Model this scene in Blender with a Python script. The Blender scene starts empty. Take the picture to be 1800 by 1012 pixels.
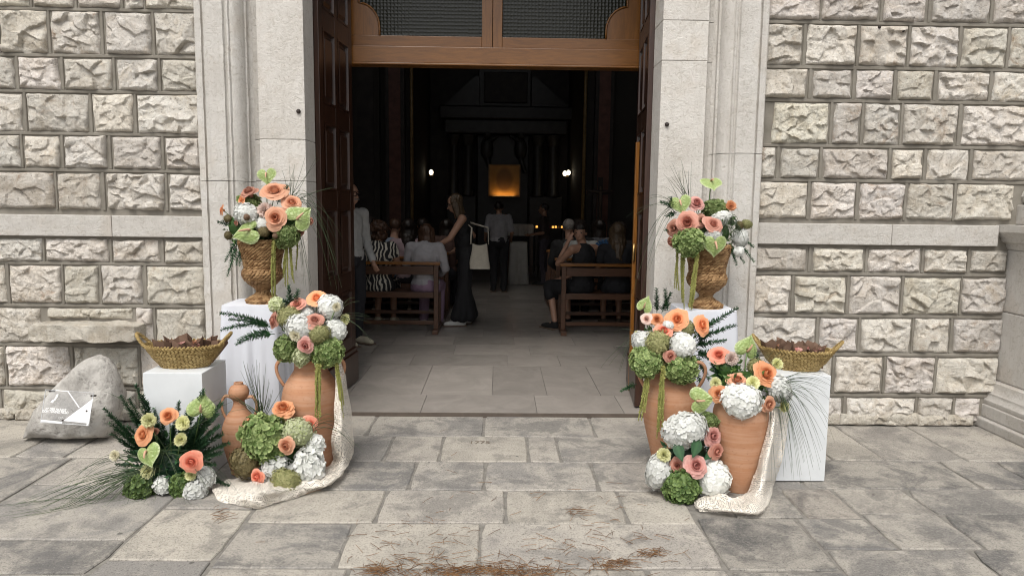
import bpy, bmesh, math, random
import numpy as np
from mathutils import Vector, Matrix, noise as mn

# ------------------------------------------------------------------ camera, sky, sun, exposure
SC = bpy.context.scene
COL = SC.collection
random.seed(7)
RAD = math.radians
FPX = 1260.0
CAM = Vector((0.12, -5.1, 1.59))
def cam_axes(p, r, y):
    fwd = Vector((math.sin(y)*math.cos(p), math.cos(y)*math.cos(p), -math.sin(p)))
    right = Vector((math.cos(y), -math.sin(y), 0))
    up = right.cross(fwd)
    return right*math.cos(r)+up*math.sin(r), up*math.cos(r)-right*math.sin(r), fwd
AX, AY, AF = cam_axes(RAD(6.736), RAD(0.686), RAD(1.067))
cd = bpy.data.cameras.new('camera'); cam = bpy.data.objects.new('camera', cd); COL.objects.link(cam)
M4 = Matrix((AX, AY, -AF)).transposed().to_4x4(); M4.translation = CAM
cam.matrix_world = M4
cd.sensor_width = 36; cd.sensor_fit = 'HORIZONTAL'; cd.lens = FPX/1800*36; cd.clip_end = 600; cd.clip_start = .05
SC.camera = cam
def ray(px, py): return AX*((px-900)/FPX) - AY*((py-506)/FPX) + AF
def onY(px, py, y=0.):
    d = ray(px, py); return CAM + d*((y-CAM.y)/d.y)
def onZ(px, py, z=0.):
    d = ray(px, py); return CAM + d*((z-CAM.z)/d.z)

world = bpy.data.worlds.new('World'); SC.world = world; world.use_nodes = True
wn = world.node_tree; wn.nodes.clear()
wo = wn.nodes.new('ShaderNodeOutputWorld'); bg = wn.nodes.new('ShaderNodeBackground')
sky = wn.nodes.new('ShaderNodeTexSky'); sky.sky_type = 'NISHITA'; sky.sun_disc = False
SUN_EL, SUN_AZ = 56, 196          # high veiled sun, behind the camera and a little to the left
sky.sun_elevation = RAD(SUN_EL); sky.sun_rotation = RAD(SUN_AZ)
sky.air_density = 1.0; sky.dust_density = 4.0; sky.ozone_density = 1.0
hs = wn.nodes.new('ShaderNodeHueSaturation'); hs.inputs['Saturation'].default_value = 0.14
wn.links.new(sky.outputs[0], hs.inputs['Color']); wn.links.new(hs.outputs[0], bg.inputs['Color'])
bg.inputs['Strength'].default_value = 0.12
wn.links.new(bg.outputs[0], wo.inputs['Surface'])
sl = bpy.data.lights.new('sun', 'SUN'); sl.energy = 1.5; sl.angle = RAD(25); sl.color = (1, .945, .87)
so = bpy.data.objects.new('sun', sl); COL.objects.link(so)
az = RAD(SUN_AZ)
sd = Vector((math.sin(az)*math.cos(RAD(SUN_EL)), math.cos(az)*math.cos(RAD(SUN_EL)), math.sin(RAD(SUN_EL))))
so.rotation_euler = sd.to_track_quat('Z', 'Y').to_euler(); so.location = (-3, -12, 12)
SC.view_settings.view_transform = 'Standard'; SC.view_settings.look = 'None'
SC.view_settings.gamma = 1; SC.view_settings.use_curve_mapping = False
SC.view_settings.exposure = 0.52
SC.cycles.use_denoising = True; SC.cycles.filter_width = 1.05
SC.cycles.max_bounces = 8; SC.cycles.diffuse_bounces = 4; SC.cycles.glossy_bounces = 3
SC.cycles.transparent_max_bounces = 16
SC.cycles.caustics_reflective = False; SC.cycles.caustics_refractive = False

# ------------------------------------------------------------------ helpers
class MB:
    """collects geometry that becomes ONE mesh object"""
    def __init__(s): s.v = []; s.f = []; s.m = []; s.t = []
    def add(s, vs, fs, mi=0, tone=None):
        o = len(s.v); s.v.extend(tuple(p) for p in vs)
        s.f.extend(tuple(i+o for i in q) for q in fs); s.m.extend([mi]*len(fs))
        if tone is None: s.t.extend([0.5]*len(vs))
        elif isinstance(tone, (int, float)): s.t.extend([tone]*len(vs))
        else: s.t.extend(tone)
    def box(s, x0, x1, y0, y1, z0, z1, mi=0, M=None, tone=None):
        vs = [Vector(p) for p in ((x0,y0,z0),(x1,y0,z0),(x1,y1,z0),(x0,y1,z0),(x0,y0,z1),(x1,y0,z1),(x1,y1,z1),(x0,y1,z1))]
        if M: vs = [M@p for p in vs]
        s.add(vs, [(0,3,2,1),(4,5,6,7),(0,1,5,4),(1,2,6,5),(2,3,7,6),(3,0,4,7)], mi, tone); return s
    def tube(s, path, rad, n=6, mi=0, caps=True, tone=None, flat=1.0):
        P = [Vector(p) for p in path]; L = len(P)
        R = [rad]*L if isinstance(rad, (int, float)) else list(rad)
        vs = []; ref = None
        for i in range(L):
            t = (P[min(i+1, L-1)]-P[max(i-1, 0)])
            if t.length < 1e-9: t = Vector((0,0,1))
            t.normalize()
            if ref is None:
                ref = t.orthogonal().normalized()
            ref = (ref - t*ref.dot(t))
            if ref.length < 1e-6: ref = t.orthogonal()
            ref.normalize(); b = t.cross(ref)
            for k in range(n):
                a = 2*math.pi*k/n
                vs.append(P[i]+ref*(R[i]*math.cos(a))+b*(R[i]*flat*math.sin(a)))
        fs = [(i*n+k, i*n+(k+1)%n, (i+1)*n+(k+1)%n, (i+1)*n+k) for i in range(L-1) for k in range(n)]
        if caps and n > 2: fs += [tuple(range(n-1, -1, -1)), tuple((L-1)*n+k for k in range(n))]
        s.add(vs, fs, mi, tone); return s
    def lathe(s, prof, n=32, c=(0,0,0), mi=0, sx=1, sy=1, tone=None, wob=0):
        vs = []
        for j, (r, z) in enumerate(prof):
            for k in range(n):
                a = 2*math.pi*k/n
                rr = r*(1+wob*math.sin(a*2+j*.3))
                vs.append((c[0]+rr*sx*math.cos(a), c[1]+rr*sy*math.sin(a), c[2]+z))
        fs = [(j*n+k, j*n+(k+1)%n, (j+1)*n+(k+1)%n, (j+1)*n+k) for j in range(len(prof)-1) for k in range(n)]
        s.add(vs, fs, mi, tone); return s
    def disc(s, c, r, n=24, mi=0):
        s.add([(c[0]+r*math.cos(2*math.pi*k/n), c[1]+r*math.sin(2*math.pi*k/n), c[2]) for k in range(n)], [tuple(range(n))], mi); return s
    def ell(s, c, rx, ry, rz, n=12, m=8, mi=0, tone=None, M=None):
        c = Vector(c); vs = [Vector((0,0,-rz))]
        for j in range(1, m):
            t = -math.pi/2+math.pi*j/m
            for k in range(n):
                a = 2*math.pi*k/n
                vs.append(Vector((rx*math.cos(t)*math.cos(a), ry*math.cos(t)*math.sin(a), rz*math.sin(t))))
        vs.append(Vector((0,0,rz)))
        fs = [(0, 1+(k+1)%n, 1+k) for k in range(n)]
        fs += [(1+j*n+k, 1+j*n+(k+1)%n, 1+(j+1)*n+(k+1)%n, 1+(j+1)*n+k) for j in range(m-2) for k in range(n)]
        b = 1+(m-2)*n; e = len(vs)-1
        fs += [(b+k, b+(k+1)%n, e) for k in range(n)]
        if M: vs = [M@v for v in vs]
        s.add([v+c for v in vs], fs, mi, tone); return s
    def capsule(s, a, ra, b, rb, n=12, mi=0):
        a = Vector(a); b = Vector(b); t = (b-a); L = t.length; t = t.normalized() if L > 1e-6 else Vector((0,0,1))
        path = []; rad = []
        for q in (-90, -60, -35, 0): path.append(a+t*(ra*math.sin(RAD(q)))); rad.append(max(ra*math.cos(RAD(q)), ra*.05))
        for q in (0, 35, 60, 90): path.append(b+t*(rb*math.sin(RAD(q)))); rad.append(max(rb*math.cos(RAD(q)), rb*.05))
        s.tube(path, rad, n, mi); return s
    def mesh(s, name):
        me = bpy.data.meshes.new(name); me.from_pydata(s.v, [], s.f)
        if len(set(s.m)) > 1: me.polygons.foreach_set('material_index', s.m)
        if any(t != 0.5 for t in s.t):
            at = me.attributes.new('tone', 'FLOAT', 'POINT'); at.data.foreach_set('value', s.t)
        me.update(); return me
    def build(s, name, mats, parent=None, smooth=False, loc=None, bevel=0, seg=2, kind=None):
        me = s.mesh(name)
        if bevel:
            bm = bmesh.new(); bm.from_mesh(me)
            bmesh.ops.remove_doubles(bm, verts=bm.verts, dist=1e-5)
            es = [e for e in bm.edges if len(e.link_faces) == 2 and e.calc_face_angle(0) > .5]
            bmesh.ops.bevel(bm, geom=es, offset=bevel, segments=seg, profile=.6, affect='EDGES', clamp_overlap=True)
            bm.to_mesh(me); bm.free()
        return obj(name, me, mats, parent, smooth, loc, kind)
def obj(name, me, mats, parent=None, smooth=False, loc=None, kind=None):
    o = bpy.data.objects.new(name, me); COL.objects.link(o)
    if not isinstance(mats, (list, tuple)): mats = [mats]
    if len(me.materials) == 0:
        for m in mats: me.materials.append(m)
    if smooth: me.polygons.foreach_set('use_smooth', [True]*len(me.polygons))
    if smooth == 'auto':
        me.set_sharp_from_angle(angle=RAD(32))
    if parent: o.parent = parent
    if loc is not None: o.location = loc
    if kind: o['kind'] = kind
    return o
def tag(o, label, cat, group=None):
    o['label'] = label; o['category'] = cat
    if group: o['group'] = group
    return o
def thing(name, label, cat, loc=(0,0,0), group=None, rz=0):
    o = bpy.data.objects.new(name, None); COL.objects.link(o); o.location = loc; o.rotation_euler.z = rz
    o.empty_display_size = .1
    return tag(o, label, cat, group)
def share(src, parent, loc=(0,0,0), rot=None, scale=None, q=None):
    c = src.copy(); COL.objects.link(c); c.parent = parent; c.location = loc
    if rot: c.rotation_euler = rot
    if scale is not None: c.scale = scale if not isinstance(scale, (int, float)) else (scale,)*3
    return c
def copy_tree(o, parent=None):
    c = o.copy(); COL.objects.link(c); c.parent = parent
    for ch in list(o.children): copy_tree(ch, c)
    return c
def lerp(a, b, t): return a+(b-a)*t

# ------------------------------------------------------------------ materials
class NT:
    def __init__(s, name):
        s.m = bpy.data.materials.new(name); s.m.use_nodes = True; s.t = s.m.node_tree
        s.p = s.t.nodes['Principled BSDF']; s.out = s.t.nodes['Material Output']
    def n(s, typ, **k):
        x = s.t.nodes.new('ShaderNode'+typ)
        for a, b in k.items():
            if hasattr(x, a): setattr(x, a, b)
        return x
    def l(s, a, b): s.t.links.new(a, b)
    def coord(s, rnd=True, scale=(1,1,1), world=False):
        tc = s.n('TexCoord')
        src = tc.outputs['Object']
        if world:
            g = s.n('NewGeometry'); src = g.outputs['Position']
        mp = s.n('Mapping'); mp.inputs['Scale'].default_value = scale
        s.l(src, mp.inputs['Vector'])
        if rnd:
            oi = s.n('ObjectInfo'); mu = s.n('Math', operation='MULTIPLY'); mu.inputs[1].default_value = 37.0
            s.l(oi.outputs['Random'], mu.inputs[0]); s.l(mu.outputs[0], mp.inputs['Location'])
        return mp.outputs['Vector']
    def noise(s, vec, scale, detail=4, rough=.6, dist=0):
        x = s.n('TexNoise'); x.inputs['Scale'].default_value = scale; x.inputs['Detail'].default_value = detail
        x.inputs['Roughness'].default_value = rough; x.inputs['Distortion'].default_value = dist
        s.l(vec, x.inputs['Vector']); return x.outputs['Fac']
    def ramp(s, fac, stops, interp='LINEAR'):
        r = s.n('ValToRGB'); r.color_ramp.interpolation = interp
        el = r.color_ramp.elements
        while len(el) > len(stops): el.remove(el[-1])
        while len(el) < len(stops): el.new(.5)
        for e, (p, c) in zip(el, stops):
            e.position = p; e.color = (c, c, c, 1) if isinstance(c, (int, float)) else (*c, 1)
        s.l(fac, r.inputs['Fac']); return r.outputs['Color']
    def mix(s, fac, a, b, mode='MIX'):
        x = s.n('Mix', data_type='RGBA', blend_type=mode)
        for i, v in ((0, fac), (6, a), (7, b)):
            if isinstance(v, (int, float)): x.inputs[i].default_value = v if i == 0 else (v, v, v, 1)
            elif isinstance(v, tuple): x.inputs[i].default_value = (*v, 1)
            else: s.l(v, x.inputs[i])
        return x.outputs[2]
    def math(s, op, a, b=0.):
        x = s.n('Math', operation=op)
        for i, v in enumerate((a, b)):
            if isinstance(v, (int, float)): x.inputs[i].default_value = v
            else: s.l(v, x.inputs[i])
        return x.outputs[0]
    def bump(s, h, st=.5, d=.01, prev=None):
        b = s.n('Bump'); b.inputs['Strength'].default_value = st; b.inputs['Distance'].default_value = d
        s.l(h, b.inputs['Height'])
        if prev: s.l(prev, b.inputs['Normal'])
        return b.outputs['Normal']
    def fin(s, col=None, rough=.6, normal=None, spec=None):
        if col is not None:
            if isinstance(col, tuple): s.p.inputs['Base Color'].default_value = (*col, 1)
            else: s.l(col, s.p.inputs['Base Color'])
        if isinstance(rough, (int, float)): s.p.inputs['Roughness'].default_value = rough
        else: s.l(rough, s.p.inputs['Roughness'])
        if normal: s.l(normal, s.p.inputs['Normal'])
        if spec is not None: s.p.inputs['Specular IOR Level'].default_value = spec
        return s.m
def sc3(c, k): return tuple(min(1, x*k) for x in c)
def simple(name, c, rough=.6, var=.15, scale=8, bump=0., bscale=60, bd=.004, spec=None, rnd=True):
    k = NT(name); v = k.coord(rnd)
    f = k.noise(v, scale, 5)
    col = k.ramp(f, [(.3, sc3(c, 1-var)), (.7, sc3(c, 1+var))])
    nm = k.bump(k.noise(v, bscale, 4), bump, bd) if bump else None
    return k.fin(col, rough, nm, spec)
def petal_mat(name, a, b, transl=.3, rough=.55):
    """a at the heart (tone 0) to b at the rim (tone 1)"""
    k = NT(name); at = k.n('Attribute', attribute_name='tone'); v = k.coord(True)
    f = k.noise(v, 9, 3)
    t = k.math('ADD', at.outputs['Fac'], k.math('MULTIPLY', k.math('SUBTRACT', f, .5), .5))
    col = k.ramp(t, [(0, a), (1, b)])
    oi = k.n('ObjectInfo'); hsv = k.n('HueSaturation'); hsv.inputs['Saturation'].default_value = .88
    k.l(k.math('ADD', .86, k.math('MULTIPLY', oi.outputs['Random'], .26)), hsv.inputs['Value'])
    k.l(col, hsv.inputs['Color']); col = hsv.outputs[0]
    k.fin(col, rough, None, .3)
    tr = k.n('BsdfTranslucent'); k.l(col, tr.inputs['Color'])
    ms = k.n('MixShader'); ms.inputs[0].default_value = transl
    k.l(k.p.outputs[0], ms.inputs[1]); k.l(tr.outputs[0], ms.inputs[2]); k.l(ms.outputs[0], k.out.inputs['Surface'])
    return k.m

def mat_rock():
    k = NT('rock_faced_limestone'); v = k.coord(True); e = k.noise(v, 33, 6, .8, 1.5)
    a = k.noise(v, 5, 6, .65, .6); b = k.noise(v, 14, 6, .7, .4); c = k.noise(v, 60, 4, .7)
    oi = k.n('ObjectInfo')
    col = k.ramp(a, [(.28, (.52, .455, .365)), (.43, (.71, .66, .58)), (.57, (.80, .765, .70)), (.74, (.66, .575, .455))])
    col = k.mix(k.ramp(b, [(.30, .6), (.41, 0.)]), col, (.38, .34, .285))
    pits = k.ramp(c, [(.33, 1.), (.41, 0.)]); col = k.mix(k.math('MULTIPLY', pits, .6), col, (.15, .13, .11))
    col = k.mix(k.math('MULTIPLY', k.ramp(e, [(.52, 0.), (.60, 1.)]), .55), col, (.80, .785, .75)); col = k.mix(k.math('MULTIPLY', k.ramp(e, [(.36, 1.), (.45, 0.)]), .5), col, (.33, .30, .26))
    rust = k.math('MULTIPLY', k.ramp(k.noise(v, 4.5, 7, .75, .8), [(.56, 0.), (.68, .75)]), k.ramp(oi.outputs['Random'], [(.45, 0.), (.85, 1.)]))
    col = k.mix(rust, col, (.33, .20, .105))
    col = k.mix(1., col, oi.outputs['Color'], 'MULTIPLY')
    d = k.noise(v, 26, 7, .8, .8); nm = k.bump(d, .9, .030); nm = k.bump(c, .7, .010, nm)
    return k.fin(col, .9, nm, .25)
def mat_mortar():
    k = NT('old_mortar'); v = k.coord(False); a = k.noise(v, 6, 5); b = k.noise(v, 90, 3)
    col = k.ramp(a, [(.3, (.165, .15, .125)), (.7, (.27, .25, .215))])
    return k.fin(col, .95, k.bump(b, .5, .004), .2)
def mat_jamb():
    k = NT('pale_dressed_limestone'); v = k.coord(False)
    a = k.noise(v, 2.2, 6, .6, .3); b = k.noise(v, 24, 7, .8, 1.6); c = k.noise(v, 7, 5, .65)
    sv = k.coord(False, (22, 22, 1.2)); st = k.noise(sv, 1.3, 5, .7)
    col = k.ramp(a, [(.3, (.60, .575, .54)), (.55, (.70, .685, .66)), (.75, (.585, .535, .475))])
    col = k.mix(k.math('MULTIPLY', k.ramp(st, [(.36, 1.), (.50, 0.)]), .13), col, (.37, .345, .31))
    col = k.mix(k.math('MULTIPLY', k.ramp(b, [(.38, 1.), (.46, 0.)]), .6), col, (.43, .395, .345))
    col = k.mix(k.math('MULTIPLY', k.ramp(c, [(.62, 0.), (.8, 1.)]), .35), col, (.62, .53, .43))
    oi = k.n('ObjectInfo'); col = k.mix(1., col, oi.outputs['Color'], 'MULTIPLY')
    nm = k.bump(b, .9, .014); nm = k.bump(c, .4, .02, nm)
    return k.fin(col, .85, nm, .3)
def mat_paving(tooled=False):
    k = NT('tooled_paving_stone' if tooled else 'worn_paving_stone'); v = k.coord(True); oi = k.n('ObjectInfo')
    a = k.noise(v, 2.6, 7, .68, .5); b = k.noise(v, 16, 6, .75, .8); c = k.noise(v, 85, 4, .7)
    d = k.noise(v, 4.2, 8, .72, .35)
    base = oi.outputs['Color']
    lite = k.mix(.55, base, (.52, .48, .415)); dark = k.mix(.55, base, (.11, .107, .103))
    col = k.mix(k.ramp(a, [(.42, 0.), (.56, 1.)]), base, lite)
    col = k.mix(k.math('MULTIPLY', k.ramp(d, [(.51, 0.), (.60, 1.)]), .7), col, dark)
    col = k.mix(k.math('MULTIPLY', k.ramp(b, [(.31, 1.), (.40, 0.)]), .45), col, (.11, .103, .095))
    col = k.mix(k.math('MULTIPLY', k.ramp(c, [(.36, 1.), (.43, 0.)]), .6), col, (.08, .076, .072))
    col = k.mix(k.math('MULTIPLY', k.ramp(b, [(.62, 0.), (.74, 1.)]), .35), col, (.62, .59, .54))
    sp = k.n('TexVoronoi', feature='F1'); sp.inputs['Scale'].default_value = 3.4; k.l(v, sp.inputs['Vector']); col = k.mix(k.math('MULTIPLY', k.ramp(k.math('ADD', sp.outputs['Distance'], k.math('MULTIPLY', k.noise(v, 40, 2), .05)), [(.055, 1.), (.068, 0.)]), .75), col, (.07, .066, .06))
    h2 = k.noise(v, 130, 3, .7); col = k.mix(k.math('MULTIPLY', k.ramp(h2, [(.38, 1.), (.45, 0.)]), .5), col, (.10, .095, .09)); col = k.mix(k.math('MULTIPLY', k.ramp(h2, [(.60, 0.), (.68, 1.)]), .35), col, (.55, .52, .47))
    nm = k.bump(b, .5, .008); nm = k.bump(c, .5, .003, nm)
    if tooled:
        tv = k.coord(True, (1, 3.2, 1)); w = k.noise(tv, 34, 3, .6, 2.2)
        nm = k.bump(w, .8, .006, nm)
        col = k.mix(k.math('MULTIPLY', k.ramp(w, [(.52, 0.), (.66, 1.)]), .32), col, (.5, .47, .42))
    return k.fin(col, k.ramp(b, [(.2, .85), (.8, .6)]), nm, .35)
def mat_wood(name, c1, c2, rough=.4, scale=(3, 3, .35), bump=.15, coat=0):
    k = NT(name); v = k.coord(True, scale); a = k.noise(v, 9, 6, .65, 1.5); b = k.noise(v, 40, 4, .6)
    col = k.ramp(a, [(.3, c1), (.7, c2)])
    k.fin(col, rough, k.bump(b, bump, .003), .5)
    if coat: k.p.inputs['Coat Weight'].default_value = coat; k.p.inputs['Coat Roughness'].default_value = .25
    return k.m
def mat_terracotta():
    k = NT('terracotta'); v = k.coord(True); a = k.noise(v, 4, 5); rv = k.coord(True, (.6, .6, 14)); b = k.noise(rv, 3, 5, .6)
    col = k.ramp(a, [(.3, (.37, .175, .092)), (.7, (.48, .25, .14))])
    col = k.mix(k.math('MULTIPLY', k.ramp(b, [(.42, 0.), (.64, 1.)]), .4), col, (.56, .37, .26)); col = k.mix(k.math('MULTIPLY', k.ramp(k.noise(v, 7, 6, .7, .5), [(.57, 0.), (.74, 1.)]), .3), col, (.58, .43, .32)); col = k.mix(k.math('MULTIPLY', k.ramp(k.noise(v, 55, 4, .7), [(.34, 1.), (.42, 0.)]), .4), col, (.26, .12, .07))
    nm = k.bump(b, .25, .003); nm = k.bump(k.noise(v, 90, 3), .2, .0015, nm)
    return k.fin(col, .75, nm, .3)
def mat_straw(name, c1, c2):
    k = NT(name); at = k.n('Attribute', attribute_name='tone'); v = k.coord(True)
    col = k.ramp(at.outputs['Fac'], [(0, c1), (1, c2)])
    col = k.mix(k.math('MULTIPLY', k.noise(v, 60, 4), .5), col, sc3(c1, .6))
    return k.fin(col, .65, k.bump(k.noise(v, 160, 3), .5, .002), .3)
def mat_lace():
    k = NT('crochet_lace'); uv = k.n('UVMap'); mp = k.n('Mapping'); k.l(uv.outputs[0], mp.inputs['Vector'])
    def voro(sc, feat='DISTANCE_TO_EDGE'):
        x = k.n('TexVoronoi', feature=feat); x.inputs['Scale'].default_value = sc; x.inputs['Randomness'].default_value = .15
        k.l(mp.outputs[0], x.inputs['Vector']); return x.outputs['Distance']
    hole = k.ramp(voro(95), [(.16, 0.), (.22, 1.)])
    big = voro(15, 'F1')
    ring = k.ramp(big, [(.24, 1.), (.30, .2), (.38, .2), (.44, 1.)])
    hole = k.math('MULTIPLY', hole, k.math('ADD', k.math('MULTIPLY', ring, .75), .25))
    k.fin(k.ramp(k.noise(mp.outputs[0], 8, 4), [(.3, (.76, .70, .61)), (.7, (.86, .81, .73))]), .9, k.bump(voro(62), .6, .003), .1)
    tp = k.n('BsdfTransparent'); ms = k.n('MixShader'); k.l(k.math('GREATER_THAN', hole, .55), ms.inputs[0])
    k.l(k.p.outputs[0], ms.inputs[1]); k.l(tp.outputs[0], ms.inputs[2]); k.l(ms.outputs[0], k.out.inputs['Surface'])
    return k.m
def mat_leaf(name, a, b, rough=.45, transl=.2):
    k = NT(name); at = k.n('Attribute', attribute_name='tone'); v = k.coord(True)
    t = k.math('ADD', at.outputs['Fac'], k.math('MULTIPLY', k.math('SUBTRACT', k.noise(v, 20, 2), .5), .6))
    col = k.ramp(t, [(.1, a), (.9, b)]); k.fin(col, rough, None, .4)
    tr = k.n('BsdfTranslucent'); k.l(col, tr.inputs['Color']); ms = k.n('MixShader'); ms.inputs[0].default_value = transl
    k.l(k.p.outputs[0], ms.inputs[1]); k.l(tr.outputs[0], ms.inputs[2]); k.l(ms.outputs[0], k.out.inputs['Surface'])
    return k.m
def mat_anthurium():
    k = NT('green_anthurium'); v = k.coord(False); w = k.n('TexVoronoi', feature='DISTANCE_TO_EDGE'); w.inputs['Scale'].default_value = 4
    k.l(v, w.inputs['Vector'])
    at = k.n('Attribute', attribute_name='tone')
    col = k.ramp(k.math('ADD', at.outputs['Fac'], k.math('MULTIPLY', k.noise(v, 3, 3), .4)), [(.2, (.50, .38, .26)), (.40, (.40, .47, .20)), (.8, (.33, .44, .15)), (1., (.50, .58, .30))])
    col = k.mix(k.math('MULTIPLY', k.ramp(w.outputs['Distance'], [(.02, 1.), (.10, 0.)]), .35), col, (.20, .31, .09))
    k.fin(col, .36, k.bump(w.outputs['Distance'], .3, .05), .4)
    tr = k.n('BsdfTranslucent'); k.l(col, tr.inputs['Color']); ms = k.n('MixShader'); ms.inputs[0].default_value = .18
    k.l(k.p.outputs[0], ms.inputs[1]); k.l(tr.outputs[0], ms.inputs[2]); k.l(ms.outputs[0], k.out.inputs['Surface'])
    return k.m
def mat_tiles():
    k = NT('polished_marble_tile'); v = k.coord(True); oi = k.n('ObjectInfo'); a = k.noise(v, 3, 6, .65, 1.2); b = k.noise(v, 30, 4)
    col = k.ramp(a, [(.3, (.27, .25, .23)), (.7, (.35, .325, .30))]); col = k.mix(1., col, oi.outputs['Color'], 'MULTIPLY')
    return k.fin(col, .24, k.bump(b, .06, .002), .5)
def mat_pattern():
    k = NT('black_white_leaf_print'); v = k.coord(False); w = k.n('TexWave', wave_type='BANDS'); w.inputs['Scale'].default_value = 7
    w.inputs['Distortion'].default_value = 9; w.inputs['Detail'].default_value = 1.5; w.inputs['Detail Scale'].default_value = 1.2; k.l(v, w.inputs['Vector'])
    return k.fin(k.ramp(w.outputs['Fac'], [(.60, (.02, .02, .022)), (.68, (.62, .58, .5))]), .8)
def mat_emit(name, c, st):
    k = NT(name); e = k.n('Emission'); e.inputs['Color'].default_value = (*c, 1); e.inputs['Strength'].default_value = st
    k.l(e.outputs[0], k.out.inputs['Surface']); return k.m
def mat_glass():
    k = NT('pebbled_glass'); v = k.coord(False); w = k.n('TexVoronoi', feature='F1'); w.inputs['Scale'].default_value = 34; w.inputs['Randomness'].default_value = .15
    k.l(v, w.inputs['Vector'])
    k.fin((.02, .021, .012), .22, k.bump(w.outputs['Distance'], .5, .010), .35); k.p.inputs['Transmission Weight'].default_value = .25
    return k.m
ROCK = mat_rock(); MORTAR = mat_mortar(); JAMB = mat_jamb(); PAVE = mat_paving(); PAVET = mat_paving(True)
DOORW = mat_wood('dark_walnut', (.017, .0065, .0035), (.05, .019, .010), .36, bump=.2, coat=.25)
OAK = mat_wood('honey_oak', (.165, .062, .009), (.27, .108, .018), .35, (.35, 3, 3), .08, .3)
OAKV = mat_wood('honey_oak_upright', (.165, .062, .009), (.27, .108, .018), .35, (3, 3, .35), .08, .3)
PEWW = mat_wood('pew_wood', (.06, .026, .012), (.115, .05, .024), .4, (.35, 3, 3), .1, .2)
TERRA = mat_terracotta(); LACE = mat_lace(); TILE = mat_tiles(); GLASS = mat_glass()
WHITEP = simple('white_painted_board', (.66, .685, .70), .5, .07, 4, .15, 25, .003)
LINEN = simple('white_tablecloth', (.64, .66, .71), .85, .03, 5, .15, 300, .001)
URNW = mat_straw('water_hyacinth_braid', (.17, .085, .032), (.46, .29, .14)); STRAW = mat_straw('green_straw', (.24, .16, .055), (.50, .37, .16))
KRAFT = simple('kraft_paper', (.175, .105, .07), .8, .15, 12, .2, 90, .002)
BOULD = None
def mat_boulder():
    k = NT('grey_boulder'); v = k.coord(False); a = k.noise(v, 4, 6, .65, .5); b = k.noise(v, 22, 6, .7); c = k.noise(v, 90, 4)
    col = k.ramp(a, [(.32, (.30, .285, .262)), (.5, (.44, .42, .39)), (.65, (.56, .54, .50))])
    col = k.mix(k.math('MULTIPLY', k.ramp(b, [(.36, 1.), (.46, 0.)]), .6), col, (.17, .16, .147))
    col = k.mix(k.math('MULTIPLY', k.ramp(b, [(.62, 0.), (.72, 1.)]), .35), col, (.52, .5, .47))
    return k.fin(col, .85, k.bump(c, .5, .006, k.bump(b, .7, .03)), .3)
BOULD = mat_boulder()
WHITE = simple('white_print', (.8, .8, .8), .5, .02)
IRON = simple('rusty_iron', (.03, .02, .016), .6, .3, 40, .3)
STEEL = simple('steel', (.25, .25, .25), .3, .1); STEEL.node_tree.nodes['Principled BSDF'].inputs['Metallic'].default_value = .9
BRASS = simple('brass', (.45, .3, .12), .35, .1); BRASS.node_tree.nodes['Principled BSDF'].inputs['Metallic'].default_value = .9

# ------------------------------------------------------------------ ground and paving
g = MB(); g.add([(-150,-150,-.008),(150,-150,-.008),(150,150,-.008),(-150,150,-.008)], [(0,1,2,3)])
def mat_ground():
    k = NT('piazza_mortar_and_far_paving'); v = k.coord(False, world=True)
    br = k.n('TexBrick'); br.inputs['Scale'].default_value = 1.; br.inputs['Brick Width'].default_value = .75; br.inputs['Row Height'].default_value = .42
    br.inputs['Mortar Size'].default_value = .012; br.inputs['Color1'].default_value = (.30, .28, .255, 1); br.inputs['Color2'].default_value = (.2, .19, .18, 1)
    br.inputs['Mortar'].default_value = (.2, .185, .165, 1); k.l(v, br.inputs['Vector'])
    near = k.n('VectorMath', operation='LENGTH'); k.l(v, near.inputs[0])
    far = k.ramp(k.math('DIVIDE', near.outputs['Value'], 60.), [(.11, 0.), (.12, 1.)])
    n = k.noise(v, 30, 5); mort = k.ramp(n, [(.3, (.15, .14, .125)), (.7, (.26, .245, .22))])
    return k.fin(k.mix(far, mort, br.outputs['Color']), .9, k.bump(n, .5, .006), .3)
ground = g.build('ground', mat_ground(), kind='structure')
LIGHT = (.37, .344, .31); BEIGE = (.41, .38, .33); GREY = (.20, .193, .185); MID = (.28, .266, .248); DKG = (.165, .161, .156)
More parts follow.
